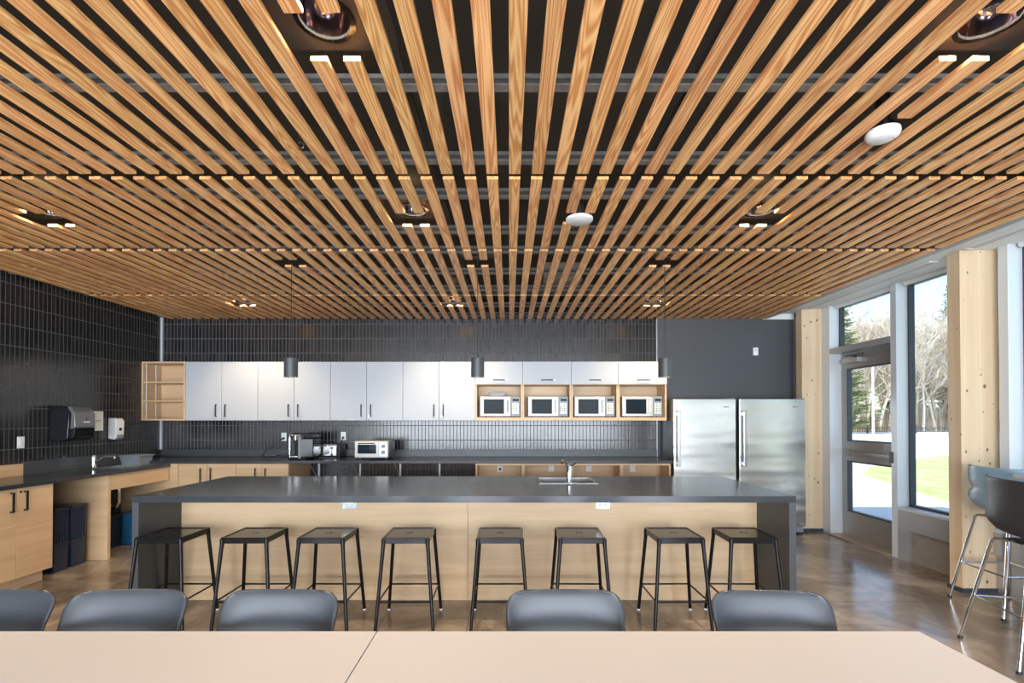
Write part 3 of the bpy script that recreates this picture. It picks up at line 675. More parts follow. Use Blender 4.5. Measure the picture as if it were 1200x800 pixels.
# toaster oven
t = thing('toaster_oven', 'small silver toaster oven with glass door and two dials', 'toaster oven', (-1.735, k(5.9)+0.11, ZC))
obj('casing', B(-0.21, 0.21, -0.11, 0.19, 0.03, 0.238), M['silver'], t, bevel=0.006)
obj('end_cheek', B(0.209, 0.225, -0.10, 0.19, 0.025, 0.24), M['black_gloss'], t, bevel=0.003)
dd = obj('door', MB().box(-0.195, 0.09, -0.122, -0.108, 0.052, 0.082).box(-0.195, 0.09, -0.122, -0.108, 0.195, 0.222).box(-0.195, -0.17, -0.122, -0.108, 0.082, 0.195).box(0.065, 0.09, -0.122, -0.108, 0.082, 0.195), M['silver'], t)
obj('door_glass', B(-0.17, 0.065, -0.119, -0.112, 0.08, 0.197), M['mw_glass'], dd)
obj('handle', MB().ring_sweep([(-0.15, -0.12, 0.205), (-0.15, -0.148, 0.212), (0.05, -0.148, 0.212), (0.05, -0.12, 0.205)], 0.007, 8), M['chrome'], dd, smooth=True)
obj('wire_rack', MB().ring_sweep([(-0.16, -0.1, 0.12), (0.06, -0.1, 0.12)], 0.003, 5), M['chrome'], t)
obj('control_panel', B(0.10, 0.20, -0.116, -0.108, 0.05, 0.225), M['alu'], t)
for z in (0.175, 0.10): obj('dial', MB().lathe([(0.021, -0.138), (0.024, -0.115)], (0.15, 0, z), 20, axis=1), M['grey_pl'], t, smooth=True)
obj('badge', B(-0.03, 0.03, -0.113, -0.1095, 0.224, 0.232), M['white_pl'], t)
for x in (-0.18, 0.18):
    for y in (-0.09, 0.16): obj('foot', MB().lathe([(0.011, 0), (0.014, 0.03)], (x, y, 0), 10), M['black_matte'], t)
TO = bpy.data.objects['toaster_oven']; o_ = obj('cord', MB().ring_sweep([(-2.29, YB-0.037, 1.21), (-2.29, YB-0.08, 1.15), (-2.25, YB-0.11, 1.03), (-2.20, YB-0.14, 0.966), (-2.08, YB-0.16, 0.965), (-1.95, YB-0.15, 0.97), (-1.86, YB-0.18, 0.99)], 0.006, 6), M['black_matte'], TO, smooth=True); o_.matrix_parent_inverse = Matrix.Translation(-TO.location)

# ------------------------------------------------------------------ fridges
def fridge(x0, x1, lab, nm):
    YFf = k(5.95); w = x1-x0; t = thing(nm, lab, 'fridge', (x0, YFf, 0), group='two steel fridges'); D = YB-0.06-YFf
    obj('cabinet', B(0.004, w-0.004, 0.055, D, 0.09, 1.722), M['fridge_side'], t, bevel=0.004)
    dd = obj('door', B(0, w, 0, 0.05, 0.112, 1.728), M['fridge'], t, bevel=0.008, seg=3)
    obj('handle', MB().box(0.035, 0.075, -0.058, -0.036, 0.87, 1.575).box(0.042, 0.068, -0.04, 0.002, 0.89, 0.93).box(0.042, 0.068, -0.04, 0.002, 1.515, 1.555), M['steel'], dd, bevel=0.006)
    bd = MB()
    lx = w-0.155
    for j, (ww, hh_) in enumerate(((0.014, 0.012), (0.005, 0.010), (0.004, 0.007), (0.006, 0.007), (0.003, 0.010), (0.007, 0.007), (0.007, 0.007), (0.003, 0.010))):
        bd.box(lx, lx+ww, -0.0015, 0.001, 1.62, 1.62+hh_); lx += ww+0.003
    obj('brand_mark', bd, M['ink'], dd)
    obj('kick_grille', B(0.01, w-0.01, 0.04, 0.10, 0.03, 0.105), M['grey_pl'], t)
    for x in (0.06, w-0.06): obj('foot', MB().lathe([(0.022, 0), (0.022, 0.035), (0.012, 0.04), (0.012, 0.09)], (x, 0.06, 0), 12), M['black_matte'], t)
    for x in (0.06, w-0.06): obj('rear_wheel', MB().lathe([(0.045, x-0.015), (0.045, x+0.015)], (0, D-0.08, 0.045), 16, axis=0), M['black_matte'], t)
    obj('hinge_cover', B(w-0.10, w-0.01, 0.01, 0.09, 1.722, 1.737), M['grey_pl'], t, bevel=0.003)
fridge(2.081, 2.872, 'stainless fridge beside the microwaves, handle next to worktop end', 'fridge')
fridge(2.912, 3.752, 'stainless fridge next to the timber pillar', 'fridge')
t = thing('wall_thermostat', 'small white box sensor on the slate wall above the fridges', 'sensor', (3.395, YB, 2.40))
obj('housing', B(-0.038, 0.030, -0.032, 0, -0.055, 0.055), M['white_pl'], t, bevel=0.005)
obj('vent_slots', MB().box(-0.02, 0.014, -0.0335, -0.031, 0.02, 0.024).box(-0.02, 0.014, -0.0335, -0.031, 0.008, 0.012), M['grey_pl'], t)

# ------------------------------------------------------------------ left counter
XC = -4.205; ZL = 0.918
t = tag(obj('side_worktop', MB().box(XL+0.001, XC+0.015, k(2.6), k(5.05), ZL-CT, ZL).box(XL+0.001, XC+0.015, k(5.72), YC-0.021, ZL-CT, ZL).box(XL+0.001, -4.69, k(5.05), k(5.72), ZL-CT, ZL).box(-4.27, XC+0.015, k(5.05), k(5.72), ZL-CT, ZL), M['stone'], bevel=0.002), 'black worktop running along the left tiled wall with inset sink', 'worktop')
tag(obj('side_splashback', B(XL+0.001, XL+0.022, k(4.63), YC-0.025, ZL+0.0005, 1.051), M['stone_edge'], bevel=0.001), 'low black upstand along the left tiled wall', 'splashback')
tag(obj('side_splash_panel', B(XL+0.001, XL+0.024, k(2.6), k(4.625), ZL+0.0005, 1.035), M['oak_y']), 'pale wooden upstand panel at the near end of the left worktop', 'splashback')
def left_cab(y0, ym, y1, lab):
    t = thing('base_cupboard', lab, 'cupboard', (XL, (y0+y1)/2, 0), group='oak base cupboards along the left wall'); c = (y0+y1)/2; F = XC-XL; T = ZL-CT
    obj('body', B(0.002, F-0.021, y0-c, y1-c, 0.11, T-0.001), M['oak_y'], t)
    obj('plinth', B(0.05, F-0.075, y0-c+0.01, y1-c-0.02, 0, 0.11), M['oak_y'], t)
    for s, (a, b_) in enumerate(((y0, ym), (ym, y1))):
        dd = obj('door', B(F-0.02, F, a-c+0.002, b_-c-0.002, 0.112, T-0.004), M['oak_y'], t, bevel=0.001)
        y = (b_-c-0.05) if s == 0 else (a-c+0.066)
        obj('handle', MB().box(F+0.022, F+0.030, y-0.009, y+0.009, T-0.20, T-0.03).box(F-0.0005, F+0.024, y-0.008, y+0.008, T-0.20, T-0.188).box(F-0.0005, F+0.024, y-0.008, y+0.008, T-0.042, T-0.03), M['handle'], dd, bevel=0.0015)
        if s == 1: obj('lock', MB().lathe([(0.010, F-0.001), (0.010, F+0.006)], (0, a-c+0.03, T-0.035), 14, axis=0), M['steel'], dd)
left_cab(k(3.69), k(4.013), k(4.334), 'oak two-door base cupboard at the near end beside the navy bins')
left_cab(k(3.05), k(3.37), k(3.685), 'oak base cupboard partly out of frame before the left wall')
t = thing('worktop_support_panel', 'oak end panel holding up the left worktop beside the navy bins', 'panel', (XL, k(4.92), 0))
obj('side_panel', B(0.002, XC-XL, 0, k(0.037), 0.0, ZL-CT-0.001), M['oak_x'], t, bevel=0.001)
obj('panel_edge', B(XC-XL, XC-XL+0.002, 0.001, k(0.037)-0.001, 0.002, ZL-CT-0.003), M['oak_x'], t)
t = thing('sink_apron', 'oak apron panel under the left sink worktop', 'panel', (XL, k(4.96), 0))
obj('apron_board', B(XC-XL-0.020, XC-XL, 0.002, YC-0.03-k(4.96), 0.722, ZL-CT-0.001), M['oak_y'], t, bevel=0.001)
obj('cleat', B(XC-XL-0.040, XC-XL-0.020, 0.05, YC-0.15-k(4.96), 0.80, ZL-CT-0.002), M['oak_y'], t)
t = thing('corner_end_panel', 'oak side panel of the corner under the back worktop end', 'panel', (XL, YC-0.012, 0))
obj('end_board', B(0.002, XC-XL+0.10, 0, 0.02, 0.0, ZC-CT-0.001), M['oak_x'], t)
# left sink
def basin(t, x0, x1, y0, y1, z, depth=0.16, lip=0.018):
    obj('rim', MB().box(x0-lip, x1+lip, y0-lip, y0, z+0.0003, z+0.004).box(x0-lip, x1+lip, y1, y1+lip, z+0.0003, z+0.004).box(x0-lip, x0, y0, y1, z+0.0003, z+0.004).box(x1, x1+lip, y0, y1, z+0.0003, z+0.004), M['steel'], t, bevel=0.0015)
    obj('bowl', MB().box(x0, x0+0.004, y0, y1, z-depth, z+0.002).box(x1-0.004, x1, y0, y1, z-depth, z+0.002).box(x0, x1, y0, y0+0.004, z-depth, z+0.002).box(x0, x1, y1-0.004, y1, z-depth, z+0.002).box(x0, x1, y0, y1, z-depth-0.003, z-depth), M['steel'], t)
    obj('drain', MB().lathe([(0.03, 0.0), (0.034, 0.003)], ((x0+x1)/2, (y0+y1)/2, z-depth), 20), M['chrome'], t)
t = thing('kitchen_sink', 'steel sink set in the left worktop below the towel dispenser', 'sink', (-4.48, k(5.39), ZL))
basin(t, -0.205, 0.205, -k(0.325), k(0.325), 0.0)
t = thing('kitchen_tap', 'chrome tap with curved spout at the left wall sink', 'tap', (-4.69+0.035, k(5.26), ZL+0.0045))
obj('tap_body', MB().lathe([(0.030, 0), (0.028, 0.012), (0.022, 0.018), (0.022, 0.13), (0.018, 0.145), (0, 0.15)], n=24), M['chrome'], t, smooth=True)
obj('spout', MB().ring_sweep([(0.0, 0.0, 0.055), (0.06, 0.0, 0.085), (0.14, 0.0, 0.125), (0.205, 0.0, 0.14), (0.235, 0.0, 0.13), (0.238, 0.0, 0.11)], [0.016, 0.015, 0.013, 0.012, 0.012, 0.012], 12), M['chrome'], t, smooth=True)
obj('lever', MB().ring_sweep([(0, 0, 0.145), (0.04, 0.02, 0.165), (0.10, 0.05, 0.20)], [0.009, 0.007, 0.006], 8), M['chrome'], t, smooth=True)
t = thing('dish_tub', 'grey plastic dish tub standing by the left sink', 'tub', (-4.56, k(5.79)-0.045, ZL))
def tub(mb, hx, hy, hz, sp, th=0.004):
    o = [(-hx,-hy,0),(hx,-hy,0),(hx,hy,0),(-hx,hy,0),(-hx-sp,-hy-sp,hz),(hx+sp,-hy-sp,hz),(hx+sp,hy+sp,hz),(-hx-sp,hy+sp,hz)]
    i = [(-hx+th,-hy+th,th),(hx-th,-hy+th,th),(hx-th,hy-th,th),(-hx+th,hy-th,th),(-hx-sp+th,-hy-sp+th,hz),(hx+sp-th,-hy-sp+th,hz),(hx+sp-th,hy+sp-th,hz),(-hx-sp+th,hy+sp-th,hz)]
    f = [(3,2,1,0),(0,1,5,4),(1,2,6,5),(2,3,7,6),(3,0,4,7),(8,9,10,11),(9,8,12,13),(10,9,13,14),(11,10,14,15),(8,11,15,12),(4,5,13,12),(5,6,14,13),(6,7,15,14),(7,4,12,15)]
    return mb._add(o+i, f)
obj('tub_body', tub(MB(), 0.105, 0.095, 0.115, 0.018), M['grey_pl'], t, bevel=0.004)
obj('tub_rim', MB().box(-0.132, 0.132, -0.122, -0.113, 0.105, 0.117).box(-0.132, 0.132, 0.113, 0.122, 0.105, 0.117).box(-0.132, -0.123, -0.113, 0.113, 0.105, 0.117).box(0.123, 0.132, -0.113, 0.113, 0.105, 0.117), M['grey_pl'], t, bevel=0.002)

# bins beneath the left worktop
BN = ['slim navy ribbed recycling bin beside the oak end panel', 'slim navy ribbed recycling bin next to the base cupboard']
def bin_(loc, lab):
    t = thing('recycling_bin', lab, 'bin', loc, group='navy bins under the left worktop'); L = 0.40; w = k(0.078)
    obj('lower_tub', MB().prism([(-w+0.012, 0), (w-0.012, 0), (w, 0.25), (-w, 0.25)], -L, 0, axis=0), M['navy'], t, bevel=0.004)
    obj('rim', MB().box(-L-0.004, 0.008, -w-0.003, w+0.003, 0.25, 0.268), M['navy'], t, bevel=0.003)
    up = MB().prism([(-w+0.004, 0.268), (w-0.004, 0.268), (w, 0.60), (-w, 0.60)], -L, -0.004, axis=0)
    obj('upper_tub', up, M['navy'], t, bevel=0.003)
    rb = MB()
    for q in range(6):
        y = -w+0.014+q*(2*w-0.028)/5; rb.box(-0.004, 0.004, y-0.004, y+0.004, 0.27, 0.585)
    obj('ribs', rb, M['navy'], t)
    obj('top_rim', MB().box(-L-0.004, 0.008, -w-0.001, w+0.001, 0.585, 0.606), M['navy'], t, bevel=0.003)
bin_((-4.35, k(4.75), 0), BN[0]); bin_((-4.35, k(4.57), 0), BN[1])
# blue tub and black crate under the sink
t = thing('blue_bin', 'blue lidded bin on the floor below the left sink', 'bin', (-4.42, k(5.62), 0))
obj('bin_body', MB().prism([(-0.10, 0), (0.10, 0), (0.12, 0.34), (-0.12, 0.34)], -0.14, 0.12, axis=0), M['blue'], t, bevel=0.01)
obj('lid', B(-0.15, 0.13, -0.13, 0.13, 0.34, 0.37), M['blue'], t, bevel=0.008)
obj('panel_ribs', MB().box(-0.1, 0.105, -0.117, -0.110, 0.10, 0.11).box(-0.1, 0.105, -0.119, -0.112, 0.24, 0.25), M['blue'], t)
t = thing('black_bin', 'black bin in the shade beside the blue bin under the sink', 'bin', (-4.62, k(5.36), 0))
obj('bin_body', MB().prism([(-0.13, 0), (0.13, 0), (0.15, 0.36), (-0.15, 0.36)], -0.14, 0.10, axis=0), M['black_matte'], t, bevel=0.008)
obj('rim', B(-0.15, 0.11, -0.16, 0.16, 0.36, 0.375), M['black_matte'], t, bevel=0.004)
t = thing('drain_trap', 'chrome drain trap under the left sink apron', 'pipe', (-4.48, k(5.39), 0))
obj('tail_pipe', MB().ring_sweep([(0, 0, 0.75), (0, 0, 0.52), (-0.02, 0, 0.47), (-0.07, 0, 0.45), (-0.11, 0, 0.48), (-0.12, 0, 0.55), (-0.16, 0, 0.58), (-0.325, 0, 0.58)], 0.019, 10), M['chrome'], t, smooth=True)
obj('wall_flange', MB().lathe([(0.04, -0.326), (0.03, -0.318)], (0, 0, 0.58), 18, axis=0), M['chrome'], t)

# wall fittings on the left wall
ya, yb = k(4.908), k(5.161)
t = thing('towel_dispenser', 'black paper towel dispenser mounted on the left tiled wall', 'dispenser', (XL, (ya+yb)/2, 1.23)); hw = (yb-ya)/2
obj('back_case', MB().prism([(0.001, 0.02), (0.12, 0.0), (0.20, 0.03), (0.22, 0.30), (0.17, 0.375), (0.001, 0.384)], -hw-0.01, hw+0.01, axis=1), M['black_gloss'], t, bevel=0.012, seg=3)
obj('front_cover', MB().prism([(0.205, 0.13), (0.262, 0.15), (0.258, 0.30), (0.215, 0.376), (0.17, 0.378)], -hw+0.01, hw-0.002, axis=1), M['smoke'], t, bevel=0.01, seg=3)
obj('lower_cover', MB().prism([(0.19, 0.02), (0.245, 0.05), (0.262, 0.148), (0.205, 0.13)], -hw+0.01, hw-0.002, axis=1), M['black_gloss'], t, bevel=0.008)
obj('badge', MB().box(0.2605, 0.2625, -0.02, 0.055, 0.205, 0.216), M['white_pl'], t)
obj('key_slot', MB().box(0.2585, 0.2610, 0.012, 0.024, 0.222, 0.26), M['black_matte'], t)
t = tag(obj('paper_notice', B(XL+0.0005, XL+0.003, k(5.42), k(5.555), 1.335, 1.565), M['paper']), 'small white paper notice on the tiles beside the towel dispenser', 'notice')
obj('printed_line', MB().box(XL+0.0031, XL+0.0036, k(5.45), k(5.525), 1.452, 1.458).box(XL+0.0031, XL+0.0036, k(5.46), k(5.515), 1.438, 1.442), M['ink'], t)
ya, yb = k(5.617), k(5.743)
t = thing('soap_dispenser', 'white soap dispenser on the left wall above the dish tub', 'dispenser', (XL, (ya+yb)/2, 1.223)); hw = (yb-ya)/2
obj('housing', MB().prism([(0.001, 0.015), (0.075, 0.0), (0.098, 0.03), (0.105, 0.22), (0.085, 0.258), (0.001, 0.262)], -hw, hw, axis=1), M['white_pl'], t, bevel=0.014, seg=3)
obj('view_window', MB().lathe([(0.018, 0.100), (0.018, 0.107)], (0, 0, 0.125), 18, axis=0), M['black_gloss'], t)
obj('push_bar', MB().prism([(0.085, 0.0), (0.108, 0.02), (0.108, 0.06), (0.09, 0.06)], -hw+0.02, hw-0.02, axis=1), M['grey_pl'], t, bevel=0.004)
outlet((XL, k(4.62), 1.243), R(90), 'white rocker switch on the left tiled wall near the towel dispenser', None, 'light_switch', switch=True)

# ------------------------------------------------------------------ island
IX0, IX1, IY0, IY1, IZ, IT = -2.724, 2.070, k(3.395), k(4.56), 0.918, 0.046
PX = (IX0+IX1)/2
t = thing('kitchen_island', 'long dark kitchen island with oak front panel and waterfall ends', 'island', (PX, (IY0+IY1)/2, 0)); cy = (IY0+IY1)/2
a, b_ = IX0-PX, IX1-PX; y0, y1 = IY0-cy, IY1-cy
sx0, sx1, sy0, sy1 = 0.275-PX, 0.745-PX, k(4.06)-cy, k(4.42)-cy
obj('island_worktop', MB().box(a, b_, y0, sy0, IZ-IT, IZ).box(a, b_, sy1, y1, IZ-IT, IZ).box(a, sx0, sy0, sy1, IZ-IT, IZ).box(sx1, b_, sy0, sy1, IZ-IT, IZ), M['stone'], t)
for s in (0, 1):
    x0, x1 = (a, a+0.046) if s == 0 else (b_-0.050, b_)
    obj('waterfall_end', B(x0, x1, y0, y1, 0, IZ-IT-0.0005), M['stone_edge'], t, bevel=0.001)
pyy = k(3.84)-cy; xm = -0.34-PX
for p0, p1 in ((a+0.0465, xm-0.001), (xm+0.001, b_-0.0505)):
    obj('front_panel', B(p0, p1, pyy, pyy+0.02, 0.0, IZ-IT-0.0005), M['oak_x'], t, bevel=0.0008)
obj('carcass', B(a+0.047, b_-0.051, y1-0.06, y1-0.04, 0.1, IZ-IT-0.0005), M['oak_x'], t)
for i in range(8):
    w = (b_-a-0.1)/8; x0 = a+0.05+i*w
    dd = obj('cupboard_door', B(x0+0.002, x0+w-0.002, y1-0.0395, y1-0.02, 0.11, IZ-IT-0.004), M['oak_x'], t)
    obj('handle', B(x0+w/2-0.07, x0+w/2+0.07, y1-0.0195, y1-0.002, 0.80, 0.812), M['handle'], dd)
obj('toe_kick', B(a+0.047, b_-0.051, y1-0.11, y1-0.09, 0.0, 0.1), M['stone_edge'], t)
t = thing('island_sink', 'steel drop-in sink in the kitchen island', 'sink', ((0.257+0.764)/2, k(4.24), IZ))
basin(t, -0.235, 0.235, -k(0.18), k(0.18), 0.0)
obj('divider_lip', B(-0.235, 0.235, -k(0.18)-0.001, -k(0.18)+0.03, -0.004, 0.003), M['steel'], t)
t = thing('island_tap', 'chrome tap standing at the near edge of island sink', 'tap', (0.515, k(4.06)-0.004, IZ+0.0045))
obj('tap_body', MB().lathe([(0.027, 0), (0.025, 0.010), (0.0215, 0.014), (0.0215, 0.145), (0.017, 0.155), (0, 0.158)], n=24), M['chrome'], t, smooth=True)
obj('spout', MB().ring_sweep([(0, 0.0, 0.11), (-0.012, 0.05, 0.150), (-0.025, 0.12, 0.178), (-0.036, 0.17, 0.176), (-0.040, 0.185, 0.155)], [0.014, 0.013, 0.012, 0.013, 0.013], 12), M['chrome'], t, smooth=True)
obj('lever', MB().ring_sweep([(0, 0, 0.15), (0.03, -0.01, 0.155), (0.062, -0.02, 0.178)], [0.009, 0.006, 0.005], 8), M['black_metal'], t, smooth=True)
outlet((-1.305, k(3.84)-0.0005, 0.776), 0, 'horizontal steel socket on island front above the third and fourth stools', 'sockets on the island front', 'island_socket', horiz=True)
outlet((0.763, k(3.84)-0.0005, 0.776), 0, 'horizontal steel socket on island front near the sink side stools', 'sockets on the island front', 'island_socket', horiz=True)

# ------------------------------------------------------------------ stools along the island
SL = ['black metal stool at the far left of the island, before the waterfall end', 'black metal stool second from the left along the island', 'black metal stool third from the left, nearest a steel socket',
      'black metal stool fourth from the left, standing apart from its neighbours', 'black metal stool facing the island panel seam, fifth from the left', 'black metal stool behind the grey chair, sixth along the island',
      'black metal stool second from the fridge end of the island', 'black metal stool closest to the fridge end of the island']
def stool(loc, lab):
    t = thing('bar_stool', lab, 'stool', loc, group='black metal stools along the island')
    h, z, f = 0.1625, 0.646, 0.200
    st = MB()
    # seat: recessed plate with hand hole, raised rim, folded skirt
    n = 24; hole = 0.026; hx = h-0.012
    vs = []; fs = []
    for j in range(n):
        an = 2*PI*j/n; ca, sa = math.cos(an), math.sin(an); s = min(hx/abs(ca) if abs(ca)>1e-6 else 9, hx/abs(sa) if abs(sa)>1e-6 else 9)
        vs += [(hole*ca, hole*0.72*sa, z-0.005), (ca*s, sa*s, z-0.005), (hole*ca, hole*0.72*sa, z-0.012)]
    for j in range(n):
        j2 = (j+1) % n; fs += [(3*j, 3*j+1, 3*j2+1, 3*j2), (3*j, 3*j2, 3*j2+2, 3*j+2)]
    st._add(vs, fs)
    obj('seat', st, M['black_metal'], t)
    rim = MB()
    for (x0, x1, y0, y1) in ((-h, h, -h, -h+0.013), (-h, h, h-0.013, h), (-h, -h+0.013, -h+0.013, h-0.013), (h-0.013, h, -h+0.013, h-0.013)): rim.box(x0, x1, y0, y1, z-0.010, z)
    for (x0, x1, y0, y1) in ((-h+0.003, h-0.003, -h+0.001, -h+0.005), (-h+0.003, h-0.003, h-0.005, h-0.001), (-h+0.001, -h+0.005, -h+0.005, h-0.005), (h-0.005, h-0.001, -h+0.005, h-0.005)): rim.box(x0, x1, y0, y1, z-0.043, z-0.010)
    obj('seat_rim', rim, M['black_metal'], t, bevel=0.0025)
    for sx in (-1, 1):
        for sy in (-1, 1):
            p0 = Vector((sx*(h-0.010), sy*(h-0.010), z-0.012)); p1 = Vector((sx*f, sy*f, 0.012))
            pa = p0.lerp(p1, 0.09)
            lg = obj('leg', MB().ring_sweep([p0, pa, p1], [0.018, 0.0135, 0.012], 10), M['black_metal'], t, smooth=True)
            obj('foot_cap', MB().lathe([(0.010, 0), (0.0115, 0.004), (0.0115, 0.014)], (sx*f, sy*f, 0), 10), M['white_pl'], lg)
    q = (z-0.205)/(z); c = (h-0.01)+(f-h+0.01)*q
    for d0, d1 in (((-c,-c),(c,-c)), ((-c,c),(c,c)), ((-c,-c),(-c,c)), ((c,-c),(c,c))):
        obj('stretcher', MB().ring_sweep([(d0[0], d0[1], 0.205), (d1[0], d1[1], 0.205)], 0.0065, 8), M['black_metal'], t, smooth=True)
    return t
SX = [-2.46, -1.861, -1.322, -0.729, -0.067, 0.513, 1.201, 1.715]
s0 = stool((SX[0], 3.555, 0), SL[0])
for i in range(1, 8): dup(s0, (SX[i], 3.555, 0), R((0, 0.6, -0.5, 0.4, 0, -0.6, 0.8, -1.2)[i]), SL[i])

# ------------------------------------------------------------------ shell chairs
def shell(prof, width, curl, name, m, parent, th=0.010, ns=20, sub=1):
    """prof(t)->(y,z); width(t), curl(t): half width and how far the sides wrap along the normal"""
    nt_ = 40; mb = MB()
    for i in range(nt_+1):
        t = i/nt_; y, z = prof(t); y2, z2 = prof(min(1, t+0.01)); y1, z1 = prof(max(0, t-0.01))
        ty, tz = y2-y1, z2-z1; l = math.hypot(ty, tz); ny, nz = -tz/l, ty/l      # normal towards the sitter
        w = width(t); c = curl(t)
        for j in range(ns+1):
            s = -1 + 2*j/ns
            x = w*math.sin(s*1.15)/math.sin(1.15) if True else w*s
            q = abs(s)**2.4*c
            mb.v.append((x, y+ny*q, z+nz*q))
    for i in range(nt_):
        for j in range(ns):
            a = i*(ns+1)+j; mb.f.append((a, a+1, a+ns+2, a+ns+1))
    o = obj(name, mb, m, parent, smooth=False)
    o.data.polygons.foreach_set('use_smooth', [True]*len(o.data.polygons))
    md = o.modifiers.new('thickness', 'SOLIDIFY'); md.thickness = th; md.offset = -1
    return o
def curve(pts):
    def f(t):
        n = len(pts)-1; x = min(max(t, 0), 1)*n; i = min(int(x), n-1); u = x-i
        p0 = pts[max(i-1, 0)]; p1 = pts[i]; p2 = pts[i+1]; p3 = pts[min(i+2, n)]
        return tuple(0.5*((2*b)+(c-a)*u+(2*a-5*b+4*c-d_)*u*u+(3*b-a-3*c+d_)*u**3) for a, b, c, d_ in zip(p0, p1, p2, p3))
    return f
def dining_chair(loc, rz, lab):
    t = thing('dining_chair', lab, 'chair', loc, rz, 'grey shell chairs tucked under the tables')
    # sitter faces -y; back at +y
    prof = curve([(-0.22, 0.435), (-0.20, 0.452), (-0.10, 0.440), (0.02, 0.425), (0.12, 0.432), (0.185, 0.50), (0.215, 0.60), (0.235, 0.70), (0.255, 0.775), (0.268, 0.800)])
    def width(tt):
        w = 0.205+0.028*tt
        if tt > 0.80: q = (tt-0.80)/0.20; w *= (1-q**3.2*0.30)
        if tt < 0.06: w *= 0.90+0.10*math.sqrt(tt/0.06)
        return w
    def curl(tt): return 0.018+0.05*max(0, math.sin(min(1, tt)*PI))**2
    o = shell(prof, width, curl, 'seat_shell', M['chair'], t)
    # round the top corners
    me = o.data
    for v in me.vertices:
        if v.co.z > 0.66:
            ax = abs(v.co.x)/0.235; v.co.z -= max(0, ax-0.45)**2*0.085*min(1, (v.co.z-0.66)/0.12); 
    fr = MB().ring_sweep([(-0.17, -0.14, 0.410), (0.17, -0.14, 0.410)], 0.009, 8).ring_sweep([(-0.17, 0.10, 0.405), (0.17, 0.10, 0.405)], 0.009, 8)
    obj('under_frame', fr, M['black_metal'], t)
    for sx in (-1, 1):
        for (ya_, yb_) in ((-0.14, -0.20), (0.10, 0.20)):
            lg = obj('leg', MB().ring_sweep([(sx*0.17, ya_, 0.41), (sx*0.215, yb_, 0.012)], 0.010, 8), M['chrome'], t, smooth=True)
            obj('foot_cap', MB().lathe([(0.012, 0), (0.012, 0.014)], (sx*0.215, yb_, 0), 10), M['black_matte'], lg)
    return t
CL = [(-1.995, 0, 'grey shell chair cut off by the left picture edge'), (-1.475, 3, 'grey shell chair tucked under table in front of the first stools'),
      (-0.895, -1, 'grey shell chair tucked under the table seam side, before third stool'), (0.215, 0, 'grey shell chair tucked under table before the sixth stool'),
      (1.000, -3, 'grey shell chair tucked under table before the island end')]
ch0 = None
for x, rz, lab in CL:
    yy = k(1.84)-0.235
    if x == 1.0: yy -= 0.01
    if ch0 is None: ch0 = dining_chair((x, yy, 0), R(rz), lab)
    else: dup(ch0, (x, yy, 0), R(rz), lab)

# dining tables
def table(x0, x1, lab):
    yf = k(1.641); t = thing('dining_table', lab, 'table', ((x0+x1)/2, yf-0.42, 0), group='pale dining tables'); h = (x1-x0)/2-0.0015
    obj('tabletop', B(-h, h, -0.42, 0.42, 0.712, 0.74), M['table_lam'], t, bevel=0.002)
    obj('apron_frame', MB().box(-h+0.12, h-0.12, -0.30, -0.27, 0.66, 0.711).box(-h+0.12, h-0.12, 0.06, 0.09, 0.66, 0.711), M['alu'], t)
    for sx in (-1, 1):
        lg = obj('leg', MB().box(sx*(h-0.30)-0.025, sx*(h-0.30)+0.025, -0.13, -0.08, 0.03, 0.66).box(sx*(h-0.30)-0.03, sx*(h-0.30)+0.03, -0.36, 0.10, 0.024, 0.05).box(sx*(h-0.30)-0.03, sx*(h-0.30)+0.03, -0.30, 0.09, 0.652, 0.661), M['alu'], t, bevel=0.004)
        for y in (-0.33, 0.07): obj('castor', MB().lathe([(0.012, 0), (0.016, 0.006), (0.010, 0.026)], (sx*(h-0.30), y, 0), 12), M['black_matte'], lg)
table(-0.4605, 1.426, 'pale laminate dining table with its corner towards the windows')
table(-2.347, -0.4605, 'pale laminate dining table running out of frame past the seam')

